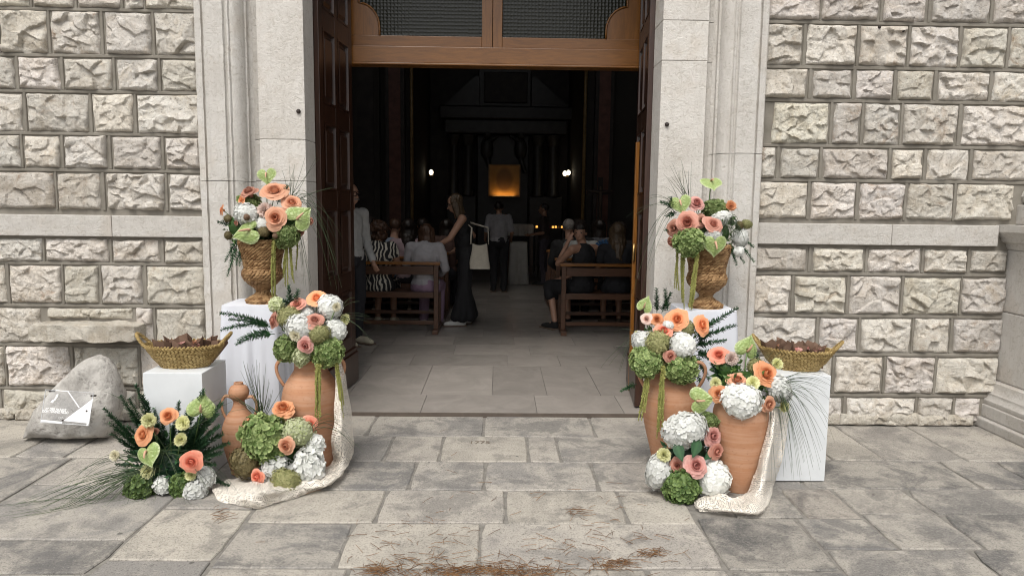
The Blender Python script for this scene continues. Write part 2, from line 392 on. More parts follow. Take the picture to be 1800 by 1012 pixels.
def slab(x0, x1, y0, y1, tone, tooled=False, gap=.006, ztop=0., corners=None):
    """one worn paving stone with chipped, slightly wandering edges"""
    if x1-x0 < .03 or y1-y0 < .03: return
    cx, cy = (x0+x1)/2, (y0+y1)/2; ring = []
    q = corners or [(x0+gap,y0+gap),(x1-gap,y0+gap),(x1-gap,y1-gap),(x0+gap,y1-gap)]
    sd = random.random()*50
    for e in range(4):
        a, b = Vector(q[e]), Vector(q[(e+1)%4]); L = (b-a).length; n = max(2, min(9, int(L/.1)))
        for i in range(n):
            p = a.lerp(b, i/n)
            d = mn.noise(Vector((p.x*9+sd, p.y*9, 0)))*.008
            if i == 0: p = p.lerp(Vector((cx, cy)), .012/max(L, .05))
            nrm = Vector((b-a)).normalized(); nrm = Vector((-nrm.y, nrm.x))
            ring.append(p+nrm*(d+.001))
    n = len(ring); m = MB(); zt = ztop+random.uniform(-.0025, .0025); tx, ty = random.uniform(-.003, .003), random.uniform(-.003, .003)
    zz = lambda p: zt+(p.x-cx)*tx+(p.y-cy)*ty
    c = Vector((cx, cy))
    vs = [(p.x-cx, p.y-cy, -.03) for p in ring]+[(p.x-cx, p.y-cy, zz(p)-.005) for p in ring]
    ins = [p+(c-p).normalized()*.007 for p in ring]
    vs += [(p.x-cx, p.y-cy, zz(p)) for p in ins]
    fs = [(k, (k+1)%n, n+(k+1)%n, n+k) for k in range(n)]+[(n+k, n+(k+1)%n, 2*n+(k+1)%n, 2*n+k) for k in range(n)]+[tuple(2*n+k for k in range(n))]
    m.add(vs, fs)
    o = m.build('paving_slab', PAVET if tooled else PAVE, ground, loc=(cx, cy, 0))
    t = random.uniform(.88, 1.1)*(.70 if tooled else .88); o.color = (tone[0]*t, tone[1]*t, tone[2]*t, 1)
    return o
def gx(px, py): return onZ(px, py).x
def gy(px, py): return onZ(px, py).y
XL, XR = gx(444, 899), gx(1216, 900)
YR = [gy(860, q) for q in (729, 766, 811, 861, 919, 998)]; YR.append(YR[-1]-.36)
rows = [  # joints (px, py) and a tone for every stone, left to right; rows in front of the door
    ([-1.93, gx(653,748), gx(850.6,748), gx(1042,750), 1.93], [LIGHT, MID, MID, LIGHT]),
    ([-1.95, -1.35, gx(684,787), gx(776,789), gx(928,790), gx(982,790), 1.3, 1.95], [MID, MID, LIGHT, BEIGE, LIGHT, MID, MID]),
    ([-1.9, XL+.1, gx(726,835), gx(852,837), gx(1046,837), 1.35, 1.9], [MID, GREY, MID, MID, MID, MID]),
    ([XL, gx(670,889), gx(889,891), gx(1096,893), XR], [BEIGE, LIGHT, BEIGE, BEIGE]),
    ([XL, gx(606,958), gx(844,957), XR], [GREY, BEIGE, LIGHT]),
    ([XL, gx(609,1010), gx(830,1010), gx(1140,1010), XR], [LIGHT, LIGHT, BEIGE, LIGHT]),
]
for r, (xs, tones) in enumerate(rows):
    for i in range(len(xs)-1): slab(xs[i], xs[i+1], YR[r+1], YR[r], tones[i])
# the small chips of tile under the door sill
xs = -1.2
while xs < 1.22:
    w = random.uniform(.06, .17); slab(xs, min(xs+w, 1.23), YR[0]+.006, YR[0]+.055, random.choice([MID, LIGHT, BEIGE]), gap=.003); xs += w
# left of the door
Xa, Xb, Xc, Xd, Xe = gx(50,787), gx(139,787), gx(63,844), gx(57,947), gx(216,955)
y0, y1, y2, y3, y4, y5 = 0., gy(80,803), gy(150,851), gy(200,893), gy(100,948), gy(300,984)
for a, b, t in ((-4.6,-3.9,LIGHT),(-3.9,Xa,BEIGE),(Xa,Xb,MID),(Xb,Xb+.62,LIGHT),(Xb+.62,-1.95,MID)): slab(a, b, y1, y0, t)
slab(-4.6, -3.6, y3, y1, GREY); slab(-3.6, Xc, y3, y1, GREY)
slab(Xc, Xe+.1, y2, y1, LIGHT); slab(Xe+.1, -1.9, y2, y1, MID)
slab(Xc, Xe, y4, y2, MID); slab(Xe, XL, y3, y2, MID)
slab(-4.6, -3.5, y4, y3, LIGHT); slab(-3.5, Xc, y4, y3, GREY)
slab(Xe, XL, y5, y3, BEIGE)
slab(Xc-.25, Xe, y5-.12, y4, GREY); slab(-3.6, Xc-.25, y5-.25, y4, MID); slab(Xe, XL, y5-.45, y5, MID); slab(Xc-.25, Xe, y5-.6, y5-.12, LIGHT)
slab(-1.9, XL+.1, YR[3], YR[2]-.0, MID) if False else None
slab(-1.9, XL, y2, YR[3], MID) if y2 < YR[3] else None
# right of the door
Xg, Xh, Xi, Xj, Xk, Xl = gx(1424,940), gx(1490,885), gx(1664,915), gx(1690,835), gx(1527,788), gx(1766,822)
r1, r2, r3, r4, r5 = gy(1600,809), gy(1600,858), gy(1600,903), gy(1450,910), gy(1600,965)
for a, b, t in ((1.95,2.25,LIGHT),(2.25,Xk,BEIGE),(Xk,3.12,LIGHT),(3.12,3.75,LIGHT),(3.75,4.6,MID)): slab(a, b, r1, -.02, t, True)
slab(1.9, Xj, r2, r1, GREY, True); slab(Xj, Xl, r2, r1, GREY, True); slab(Xl, 4.6, r2, r1, DKG, True)
slab(1.35, 1.72, r4, r2, MID, True); slab(1.72, Xh, r4, r2, (.22,.19,.17), True); slab(Xh, Xi, r3, r2, LIGHT, True); slab(Xi, 4.3, r3, r2, MID, True)
slab(XR, Xg-.0, r5-.2, r4, DKG, True); slab(Xg, Xh, r5, r4, GREY); slab(Xh, Xi, r5, r3, MID, True); slab(Xi, 4.3, r5, r3, GREY, True)
slab(XR, Xg, r5-.75, r5-.2, GREY, True); slab(Xg, Xi-.1, r5-.42, r5, MID, True); slab(Xi-.1, 4.0, r5-.42, r5, GREY, True); slab(Xg, 3.6, r5-.8, r5-.42, MID, True)

# date cut into the sill stone
def text_mesh(name, body, size, mat, parent, M, ext=.0006, align='CENTER'):
    cu = bpy.data.curves.new(name, 'FONT'); cu.body = body; cu.size = size; cu.extrude = ext; cu.align_x = align; cu.offset = .0009 if name == 'lettering' else 0
    t = bpy.data.objects.new(name, cu); COL.objects.link(t)
    dg = bpy.context.evaluated_depsgraph_get(); me = bpy.data.meshes.new_from_object(t.evaluated_get(dg))
    bpy.data.objects.remove(t); me.materials.clear()
    o = obj(name, me, mat, parent); o.matrix_local = M; return o
DARKCUT = simple('dark_cut', (.15, .12, .09), .9, .2)
p = onZ(843, 780); text_mesh('carved_date', '1775', .072, DARKCUT, ground, Matrix.Translation((p.x, p.y, .0035)), .0006)

# ------------------------------------------------------------------ the facade walls
def rock(w, h, sd):
    """rock-faced block: split-stone relief on a grid, seen from -y"""
    rs = random.Random(sd); nx = max(8, int(w/.0072)); nz = max(8, int(h/.0072))
    rel = rs.choice([.55, .7, .85, 1., 1.15]); dens = rs.choice([.0028, .004, .0055, .008]); fine = rs.uniform(.6, 1.9); skew = [rs.uniform(-.008, .008) for _ in range(8)]
    seeds = [(rs.uniform(-w/2, w/2), rs.uniform(-h/2, h/2), rs.uniform(-.5, .5), rs.uniform(-.75, .35), rs.uniform(.016, .052)) for _ in range(max(6, int(w*h/dens)))]
    S = np.array(seeds); vs = []; off = Vector((sd*3.7, sd*1.3, 0))
    X, Zg = np.meshgrid(np.linspace(-w/2, w/2, nx+1), np.linspace(-h/2, h/2, nz+1))
    jx = np.zeros_like(X); jz = np.zeros_like(X); n1 = np.zeros_like(X); n2 = np.zeros_like(X); n3 = np.zeros_like(X); n4 = np.zeros_like(X)
    for j in range(nz+1):
        for i in range(nx+1):
            p = Vector((X[j,i], 0, Zg[j,i]))
            q = p*14+off; jx[j,i] = mn.noise(q); jz[j,i] = mn.noise(q+Vector((9,9,9)))
            n1[j,i] = mn.noise(p*30+off); n2[j,i] = abs(mn.noise(p*17+off)); n3[j,i] = mn.noise(p*62+off); n4[j,i] = mn.noise(p*140+off)
    Xd = X+jx*.014+n3*.004; Zd = Zg+jz*.014+n4*.004
    d = np.hypot(Xd[...,None]-S[:,0], (Zd[...,None]-S[:,1])*1.25)
    wt = np.exp(-(d-d.min(-1, keepdims=True))/.0016); wt /= wt.sum(-1, keepdims=True)
    hgt = (wt*(S[:,4]+(Xd[...,None]-S[:,0])*S[:,2]+(Zd[...,None]-S[:,1])*S[:,3])).sum(-1)
    hgt = (hgt-.03)*rel+.03 + n1*.005*fine - n2*.008*fine + n3*.004*fine + n4*.003*fine + .006
    ed = np.minimum(np.minimum(X+w/2, w/2-X), np.minimum(Zg+h/2, h/2-Zg))
    hgt = np.clip(hgt, .006, .07)*.64
    k = np.clip(ed/.018, 0, 1)**.6
    Yd = -(.008+hgt*k)
    bx = np.where((np.abs(X) > w/2-1e-6), 1, 0); bz = np.where((np.abs(Zg) > h/2-1e-6), 1, 0)
    Xo = X + jx*.010*(1-k*.6); Zo = Zg + jz*.009*(1-k*.6)
    U = X/w+.5; Vv = Zg/h+.5
    Xo = Xo+(skew[0]*(1-U)*(1-Vv)+skew[1]*U*(1-Vv)+skew[2]*(1-U)*Vv+skew[3]*U*Vv); Zo = Zo+(skew[4]*(1-U)*(1-Vv)+skew[5]*U*(1-Vv)+skew[6]*(1-U)*Vv+skew[7]*U*Vv)*.8
    vs = [(Xo[j,i], Yd[j,i], Zo[j,i]) for j in range(nz+1) for i in range(nx+1)]
    W = nx+1; fs = [(j*W+i, j*W+i+1, (j+1)*W+i+1, (j+1)*W+i) for j in range(nz) for i in range(nx)]
    rim = [i for i in range(W)]+[j*W+nx for j in range(1, nz+1)]+[nz*W+i for i in range(nx-1, -1, -1)]+[j*W for j in range(nz-1, 0, -1)]
    b = len(vs); vs += [(vs[i][0], .012, vs[i][2]) for i in rim]; n = len(rim)
    fs += [(rim[(k2+1)%n], rim[k2], b+k2, b+(k2+1)%n) for k2 in range(n)]
    m = MB(); m.add(vs, fs); return m
def wall_pt(px, py): p = onY(px, py, -.02); return p.x, p.z
SEED = [0]
def build_wall(name, label, xlo, xhi, rowspec, extra):
    root = thing(name, label, 'wall')
    m = MB(); m.box(min(xlo,xhi), max(xlo,xhi), -.006, .9, 0, 7.2); m.build('mortar_bed', MORTAR, root)
    rib = MB()
    for (ya, yb, spans) in rowspec:      # each: ((px,py) bottom ref , (px,py) top ref, [(x0,x1)..]) already in world
        for (a, b) in spans:
            SEED[0] += 1; w = b-a; h = yb-ya
            if w < .018: continue
            r = random.Random(SEED[0])
            o = rock(w-.006, h-.006, SEED[0]).build('stone', ROCK, root, smooth='auto', loc=((a+b)/2, 0, (ya+yb)/2))
            t = r.uniform(.84, 1.1); o.color = (t, t*r.uniform(.97, 1.0), t*r.uniform(.93, 1.0), 1)
        spans = sorted(spans)
        for (a, b), (c, d2) in zip(spans, spans[1:]):
            if c-b > .008: mid = (b+c)/2; rw = min(.014, (c-b)*.3); rib.box(mid-rw, mid+rw, -.0155, .004, ya-.006, yb+.006)
    for (z, a, b) in extra['ribs']: rib.box(a, b, -.016, .004, z-.011, z+.011)
    rb = MB(); rb.v, rb.f, rb.m, rb.t = rib.v, rib.f, rib.m, rib.t
    rb.build('mortar_ribbon', MORTAR, root, bevel=.004, seg=1)
    return root
def rowL(v0, v1, spans, s=2.53, yo=0.):
    # pixel rows read off the photograph near x=170, turned into metres on the wall
    zt = wall_pt(170, yo+v0/s)[1]; zb = wall_pt(170, yo+v1/s)[1]
    out = []
    for a, b in spans:
        out.append((wall_pt(a/s, yo+(v0+v1)/2/s)[0], wall_pt(b/s, yo+(v0+v1)/2/s)[0]))
    return [zb, zt, out]
def rowR(v0, v1, spans, s, xo, yo):
    zt = wall_pt(1560, yo+v0/s)[1]; zb = wall_pt(1560, yo+v1/s)[1]
    return [zb, zt, [(wall_pt(xo+a/s, yo+(v0+v1)/2/s)[0], wall_pt(xo+b/s, yo+(v0+v1)/2/s)[0]) for a, b in spans]]
E1 = 905
L = [rowL(-150, 37, [(-340,-160),(-140,120),(140,320),(340,530),(545,630),(645,E1-30)]),
     rowL(50, 240, [(-310,-230),(-210,-20),(0,205),(225,440),(462,670),(690,E1-25)]),
     rowL(258, 400, [(-330,-200),(-180,62),(85,262),(285,495),(515,697),(717,E1-20)]),
     rowL(418, 588, [(-320,-150),(-130,98),(120,390),(412,590),(610,E1-15)]),
     rowL(605, 748, [(-330,-160),(-140,85),(103,265),(285,475),(497,712),(733,E1-10)]),
     rowL(770, 932, [(-330,-210),(-190,240),(255,445),(470,728),(748,E1-5)]),
     rowL(180, 280, [(-310,-60),(-40,182),(200,480),(500,710),(732,E1)], yo=350),
     rowL(295, 465, [(-320,-200),(-180,20),(45,270),(285,435),(455,635),(657,E1+4)], yo=350),
     rowL(485, 640, [(-310,-120),(-100,180),(603,680),(695,E1+6)], yo=350),
     rowL(658, 832, [(-310,-150),(-130,15),(30,310),(330,610),(625,780),(800,E1+8)], yo=350),
     rowL(852, 968, [(-330,-10),(10,240),(260,500),(515,600),(620,E1+10)], yo=350)]
thin = rowL(485, 532, [(208,588)], yo=350)
z2, E2 = 4.05, -1.99
def ribs_of(rows, a, b):
    rs = sorted(rows, key=lambda r: -r[0]); out = []
    for u, d in zip(rs, rs[1:]):
        if 0 < u[0]-d[1] < .06: out.append(((u[0]+d[1])/2, a, b))
    return out
# rows above the picture go on as squared courses
def upper(rows, a, b, z):
    r = random.Random(5)
    while z < 4.0:
        h = r.uniform(.19, .26); x = a; sp = []
        while x < b-.12:
            w = r.uniform(.26, .42); sp.append((x, min(x+w, b))); x += w+.035
        rows.append([z+.03, z+h, sp]); z += h+.0
upper(L, -4.2, -1.99, max(r[1] for r in L))
for r in L: r[2] = [(max(a, -4.9), min(b, -1.945)) for a, b in r[2] if b > -4.9]
wl = build_wall('church_wall', 'wall of rough-faced pale limestone blocks left of the church doorway', -9, -1.90, L+[thin], {'ribs': ribs_of(L, -4.9, -1.95)})
R4 = lambda a, b, sp: rowR(a, b, sp, 2.53, 1100, 0); R5 = lambda a, b, sp: rowR(a, b, sp, 2.41, 1300, 380)
R = [R4(-110, 94, [(600,868),(875,1135),(1155,1348),(1368,1625),(1645,1900),(1925,2100)]),
     R4(116, 294, [(600,785),(810,1025),(1048,1252),(1272,1478),(1500,1695),(1715,1900),(1920,2100)]),
     R4(314, 442, [(600,810),(833,1005),(1030,1187),(1212,1367),(1392,1615),(1637,1860),(1880,2100)]),
     R4(462, 642, [(590,630),(652,905),(925,1043),(1065,1220),(1238,1475),(1500,1800),(1820,2100)]),
     R4(663, 797, [(580,667),(690,858),(880,1165),(1185,1322),(1342,1525),(1550,1790)]),
     R4(815, 976, [(570,803),(825,1020),(1040,1235),(1255,1455),(1475,1722)]),
     R5(138, 236, [(40,288),(310,530),(550,770),(788,963),(985,1135)]),
     R5(258, 414, [(40,217),(235,450),(468,682),(700,935),(945,1125)]),
     R5(435, 576, [(30,320),(340,500),(518,728),(742,890),(908,1112)]),
     R5(598, 748, [(30,190),(210,390),(405,607),(623,822),(838,1093)]),
     R5(770, 874, [(30,220),(240,435),(455,740),(755,900),(918,1018)])]
upper(R, 1.99, 4.6, max(r[1] for r in R))
for r in R: r[2] = [(max(a, 1.945), b) for a, b in r[2] if b > 1.99]
wr = build_wall('church_wall', 'wall of rough-faced pale limestone blocks right of the church doorway', 1.90, 9, R, {'ribs': ribs_of(R, 1.95, 4.6)})
def dressed(name, parent, x0, x1, y0, y1, z0, z1, bev=.008, tone=1., mat=None):
    """smooth dressed block with slightly worn arrises"""
    m = MB(); cx, cy, cz = (x0+x1)/2, (y0+y1)/2, (z0+z1)/2
    m.box(x0-cx, x1-cx, y0-cy, y1-cy, z0-cz, z1-cz)
    o = m.build(name, mat or JAMB, parent, bevel=bev, loc=(cx, cy, cz)); o.color = (tone, tone*.98, tone*.95, 1); return o
for root, xs in ((wl, (-5.5, -3.95, wall_pt(505/2.53, 400)[0], -1.945)), (wr, (1.945, wall_pt(1565, 410)[0], wall_pt(1752, 412)[0]))):
    zt, zb = 1.473, 1.325
    for a, b in zip(xs, xs[1:]): dressed('string_course', root, a+.0015, b-.0015, -.045, .05, zb, zt, .006, .86)
# thin footing stones along the base
for root, a, b in ((wl, -5.2, -1.95), (wr, 1.95, 3.62)):
    x = a
    while x < b-.08:
        w = random.uniform(.25, .6); w = min(w, b-x)
        SEED[0] += 1
        o = rock(w-.008, .085, SEED[0]).build('footing_stone', ROCK, root, smooth='auto', loc=(x+w/2, -.02, .042)); o.color = (.8,.78,.74,1); x += w
for px, py in ((1546,48),(1588,54)):
    c = onY(px, py, -.04); MB().ell((0,0,0), .011,.012,.011, 10, 8).build('hole_shade', IRON, wr, smooth=True, loc=c)  # dark solid bead stands for the shade inside each drilled hole
# the long stone shelf that sticks out of the left wall
p0, p1 = onY(45, 571, -.2), onY(235, 602, -.2)
m = MB(); nx = 40; prof = []
Lx, Hz = p1.x-p0.x, p0.z-p1.z
for i in range(nx+1):
    x = -Lx/2+Lx*i/nx; e = min(1, min(i, nx-i)/3)**.5
    for k in range(20):
        a = 2*math.pi*k/20; cy = max(-1, min(1, math.cos(a)*1.5)); cz = max(-1, min(1, math.sin(a)*1.6))
        n = mn.fractal(Vector((x*9, cy*1.2+3, cz*1.2)), 1., 2., 4)
        m.v.append((x, (.11+.018*n)*cy*(.75+.25*e)-.10, (Hz/2+.012*n)*cz*(.8+.2*e))); m.t.append(.5)
m.f = [(i*20+k, i*20+(k+1)%20, (i+1)*20+(k+1)%20, (i+1)*20+k) for i in range(nx) for k in range(20)]+[tuple(range(19,-1,-1)), tuple(nx*20+k for k in range(20))]
m.m = [0]*len(m.f)
o = m.build('stone_shelf', ROCK, wl, smooth='auto', loc=((p0.x+p1.x)/2, 0, (p0.z+p1.z)/2)); o.color = (.86,.84,.8,1)
o['label'] = 'long rounded stone slab jutting out of the wall'

# ------------------------------------------------------------------ the stone portal
portal = thing('stone_portal', 'pale limestone door surround with fluted mouldings and plain inner jambs', 'doorway')
PROF = [(-1.935,.05),(-1.935,-.095),(-1.925,-.105),(-1.888,-.108),(-1.884,-.088),(-1.870,-.088),(-1.866,-.122),(-1.738,-.122),(-1.732,-.102),(-1.722,-.098),(-1.716,-.112),(-1.704,-.114),(-1.698,-.098),(-1.685,-.098),(-1.668,-.088),(-1.65,-.066),(-1.638,-.03),(-1.636,.0),(-1.622,.0),(-1.622,.035),(-1.60,.05)]
def mould(s, z0, z1, tone):
    m = MB(); P2 = [(x*-s, y) for x, y in PROF] if s > 0 else [(x, y) for x, y in PROF]
    if s > 0: P2 = P2[::-1]
    nz = max(2, int((z1-z0)/.04)); n = len(P2)
    for j in range(nz+1):
        z = z0+(z1-z0)*j/nz
        for x, y in P2:
            w = mn.noise(Vector((x*25, y*25, z*12)))*.0035+mn.noise(Vector((x*60, y*60, z*50)))*.0022
            m.v.append((x+w*.6, y+w, z)); m.t.append(.5)
    m.f = [(j*n+i, j*n+i+1, (j+1)*n+i+1, (j+1)*n+i) for j in range(nz) for i in range(n-1)]
    m.f += [tuple(range(n-1,-1,-1)), tuple(nz*n+i for i in range(n))]; m.m = [0]*len(m.f)
    o = m.build('moulding', JAMB, portal, smooth='auto'); o.color = (tone, tone*.985, tone*.96, 1)
zj = onY(380, 318, -.1).z
for s in (-1, 1):
    zz = [.14, zj if s < 0 else onY(1300, 270, -.1).z, 4.2] if s > 0 else [.14, zj, 4.2]
    for a, b in zip(zz, zz[1:]): mould(s, a+.002, b-.002, .95)
    a, b = (1.60, 1.96) if s > 0 else (-1.96, -1.60)
    dressed('plinth_block', portal, a, b, -.15, .05, 0, .14, .01, .88)
    js = [0, .12]+([onY(480,318).z, onY(480,245).z, 4.2] if s < 0 else [onY(1205,107).z, onY(1205,36).z, 4.2])
    for q, (c, d) in enumerate(zip(js, js[1:])):
        x0, x1 = (1.235, 1.553) if s > 0 else (-1.553, -1.235)
        t = (.96, 1.0, 1.03, 1.0)[q%4]
        dressed('jamb_block', portal, x0, x1, 0, .27, c+.0012, d-.0012, .005, t)
        x0, x1 = (1.5545, 1.622) if s > 0 else (-1.622, -1.5545)
        dressed('rebate_strip', portal, x0, x1, .05, .27, c+.0012, d-.0012, .003, .82)  # tone lowered to paint in the shade of this recess
    # wall core beside the passage
    x0, x1 = (1.42, 1.90) if s > 0 else (-1.90, -1.42)
    m = MB(); m.box(x0, x1, .272, .9, 0, 4.2); m.build('passage_wall', simple('passage_plaster', (.35,.32,.28), .8, .1), portal)
    # iron pin
    c = onY(525, 196) if s < 0 else onY(1172, 219)
    m = MB(); m.ell((0,-.006,0), .0155, .016, .0155); m.build('iron_pin', IRON, portal, smooth=True, loc=c)
m = MB(); m.box(-1.96, 1.96, .051, .9, 4.202, 7.2); m.build('lintel_wall', JAMB, portal)

# ------------------------------------------------------------------ church floor
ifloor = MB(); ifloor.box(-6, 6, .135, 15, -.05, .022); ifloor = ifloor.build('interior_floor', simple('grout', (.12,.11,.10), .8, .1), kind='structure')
def tile(x0, x1, y0, y1):
    m = MB(); cx, cy = (x0+x1)/2, (y0+y1)/2; g = .002
    if x1-x0 < .02: return
    m.box(x0-cx+g, x1-cx-g, y0-cy+g, y1-cy-g, -.006, .0)
    o = m.build('floor_tile', TILE, ifloor, loc=(cx, cy, .03+random.uniform(-.0006,.0006))); t = random.uniform(.88, 1.1); o.color = (t, t*.985, t*.965, 1)
fx = lambda px, py: onZ(px, py, .03).x
fy = lambda py: onZ(870, py, .03).y
yt = [.13, fy(694), fy(643), fy(623), fy(606)]
for i, js in enumerate(([-1.23, fx(745,708), fx(941,708), fx(1087,708), 1.23], [-1.42, fx(632,668), fx(750,668), fx(866,668), fx(955,668), fx(1042,668), 1.42], [-1.42, fx(724,633), fx(892,633), fx(982,633), 1.42], [-1.42, fx(660,612), fx(800,612), fx(930,612), fx(1080,612), 1.42])):
    for a, b in zip(js, js[1:]): tile(a, b, yt[i], yt[i+1])
y = yt[4]; k = 0
while y < 9:
    x = -3.1+(.32 if k%2 else 0); h = .48
    while x < 3.2: tile(x, x+.68, y, y+h); x += .68
    y += h; k += 1
# stone sill edge: thin dark brown strip along its front
m = MB(); m.box(-1.233, 1.233, .128, .134, -.02, .028); m.build('sill_edge', simple('dark_sill_strip', (.10,.08,.065), .9, .2), ifloor)

# ------------------------------------------------------------------ doors, transom
def panel_door(label, hinge, ang, w, mirror):
    root = thing('door_leaf', label, 'door', hinge, rz=ang)
    H, T = 3.9, .055
    cols = [(.09, w/2-.035), (w/2+.035, w-.09)]
    rws = [(.40,.82),(.96,1.50),(1.64,2.14),(2.28,2.82),(2.96,3.5)]
    f = MB()
    for a, b in ((0,.09),(w/2-.035,w/2+.035),(w-.09,w)): f.box(a, b, -T/2, T/2, .31, H)
    zs = [.31]+[q for r in rws for q in r]+[H]
    for c in cols:
        for a, b in zip(zs[::2], zs[1::2]): f.box(c[0], c[1], -T/2+.001, T/2-.001, a, b)
    f.build('frame', DOORW, root, bevel=.004)
    for c in cols:
        for r in rws:
            p = MB(); x0, x1 = c; z0, z1 = r
            for sgn in (-1, 1):
                yb, ym, yf = sgn*.006, sgn*.022, sgn*.030
                def ringq(d, y): return [(x0+d,y,z0+d),(x1-d,y,z0+d),(x1-d,y,z1-d),(x0+d,y,z1-d)]
                vs = ringq(0, yf)+ringq(.016, yf)+ringq(.022, yb)+ringq(.04, yb)+ringq(.062, ym)
                fs = []
                for q in range(4):
                    for e in range(4):
                        t = (q*4+e, q*4+(e+1)%4, q*4+4+(e+1)%4, q*4+4+e); fs.append(t if sgn < 0 else t[::-1])
                fs.append((16,17,18,19) if sgn < 0 else (19,18,17,16))
                p.add(vs, fs)
            p.build('panel', DOORW, root)
    b = MB(); b.box(-.005, w+.01, -T/2-.022, T/2+.022, .01, .27); b.box(-.002, w+.006, -T/2-.012, T/2+.012, .27, .31)
    b.build('kick_board', DOORW, root, bevel=.008)
    return root
dl = panel_door('dark panelled door leaf folded open on the left of the doorway', (-1.225, .275, .03), RAD(84.5), .80, False)
dr = panel_door('dark panelled door leaf folded open on the right of the doorway', (1.225, .275, .03), RAD(180-95.5), .80, True)
hb = MB(); hb.tube([(.72,.03,1.02),(.72,.075,1.03),(.72,.075,1.20),(.72,.03,1.21)], .007, 8); hb.build('pull_handle', BRASS, dl, smooth=True)
YT = 1.12
def tx(px, py): p = onY(px, py, YT); return p
tr = thing('transom_window', 'honey oak transom with pebbled glass panes above the open doorway', 'window')
zb, zm, zr = tx(865,113).z, tx(865,83).z, tx(865,64).z
m = MB(); m.box(-1.42, 1.42, YT, YT+.13, zb, zm-.003); m.build('beam', OAK, tr, bevel=.006)
m = MB(); m.box(-1.42, 1.42, YT-.012, YT+.14, zb-.016, zb-.001); m.build('beam_bead', OAK, tr, bevel=.004)
m = MB(); m.box(-1.42, tx(847,40).x, YT+.03, YT+.09, zm, zr); m.box(tx(883,40).x, 1.42, YT+.03, YT+.09, zm, zr); m.build('bottom_rail', OAK, tr, bevel=.005)
c0, c1, c2 = tx(847,40).x, tx(866,40).x, tx(883,40).x
for a, b in ((c0, c1-.002), (c1+.002, c2)):
    m = MB(); m.box(a, b, YT+.022, YT+.095, zm, 3.75); m.build('mullion', OAKV, tr, bevel=.004)
for s in (-1, 1):
    ax = -1.42 if s < 0 else 1.42
    xo = tx(630, 40).x if s < 0 else tx(1103, 40).x
    xi = tx(666, 55).x if s < 0 else tx(1066, 60).x
    gx0, gx1 = (ax, c0) if s < 0 else (c2, ax)
    m = MB(); m.box(min(gx0,gx1), max(gx0,gx1), YT+.055, YT+.062, zr-.01, 3.75); m.build('glass_pane', GLASS, tr)
    # shaped oak corner: upright stile with an ogee sweeping into the bottom rail
    cur = [(xi, zr), (xi, zr+.05)]
    for q in range(0, 9):
        t = q/8*math.pi/2; cur.append((lerp(xi, xo, math.sin(t)*.0+ (1-math.cos(t))), zr+.06+(.20)*math.sin(t)))
    cur += [(xo-.0, zr+.40), (xo+s*.0, 3.75)]
    poly = cur+[(ax, 3.75), (ax, zr)]
    n = len(poly); vs = [(x, YT+.03, z) for x, z in poly]+[(x, YT+.09, z) for x, z in poly]
    fs = [tuple(range(n)), tuple(range(2*n-1, n-1, -1))]+[(k, n+k, n+(k+1)%n, (k+1)%n) for k in range(n)]
    m = MB(); m.add(vs, fs); o = m.build('shaped_corner', OAKV, tr)
    b = MB(); b.tube([(x-s*0, YT+.026, z) for x, z in cur], .009, 6); b.build('corner_bead', OAK, tr, smooth=True)
# upright oak post of the inner door, right
p0 = onY(1113, 520, .82); pt = onY(1117, 250, .82)
post = thing('door_post', 'slim honey oak post with a brass hinge beside the right door leaf', 'post', (p0.x, p0.y, .03))
m = MB(); m.box(-.018, .018, -.02, .02, 0, pt.z-.03); m.build('post', OAKV, post, bevel=.004)
h = MB(); h.tube([(-.012,-.028,1.10),(-.012,-.028,1.24)], .011, 8); h.build('hinge', BRASS, post, smooth=True)

# ------------------------------------------------------------------ pedestal of the engaged column, far right
ped = thing('column_pedestal', 'weathered stone pedestal with moulded base and column foot at the right edge', 'pedestal')
X0 = 3.78
def blk(name, dx, dy, z0, z1, tone=.85, bev=.01): return dressed(name, ped, X0-dx, X0+1.1+dx, -.52-dy, .1, z0, z1, bev, tone)
blk('step', .125, .14, 0, .07, .72); blk('plinth', .085, .10, .071, .165, .78)
prof = [(.07,.166),(.075,.185),(.075,.20),(.055,.225),(.052,.24),(.052,.25),(.035,.275),(.027,.30),(.023,.325),(.01,.33),(.0,.34)]
def ringed(name, prof, tone):
    m = MB()
    for d, z in prof: m.v += [(X0-d,-.52-d,z),(X0+1.1+d,-.52-d,z),(X0+1.1+d,.1,z),(X0-d,.1,z)]; m.t += [.5]*4
    for j in range(len(prof)-1):
        for e in range(4): m.f.append((j*4+e, j*4+(e+1)%4, j*4+4+(e+1)%4, j*4+4+e))
    m.f += [(3,2,1,0), tuple(len(prof)*4-4+e for e in range(4))]; m.m = [0]*len(m.f)
    o = m.build(name, JAMB, ped, smooth='auto'); o.color = (tone, tone*.98, tone*.95, 1)
ringed('base_moulding', prof, .8)
blk('die', 0, 0, .341, .85, .86, .012); blk('die', 0, 0, .852, 1.30, .88, .012)
ringed('cap_moulding', [(.0,1.301),(.012,1.32),(.02,1.345),(.05,1.36),(.055,1.38),(.085,1.41),(.10,1.43),(.10,1.478)], .84)
dressed('column_plinth', ped, X0+.04, X0+1.06, -.5, .1, 1.48, 1.62, .008, .8)
m = MB(); m.lathe([(.43,1.621),(.475,1.64),(.49,1.68),(.475,1.72),(.44,1.74),(.44,1.76),(.41,1.78),(.40,1.80),(.39,3.2),(.385,4.2)], 48, (X0+.55, 0, 0))
o = m.build('column', JAMB, ped, smooth='auto'); o.color = (.85,.84,.81,1)

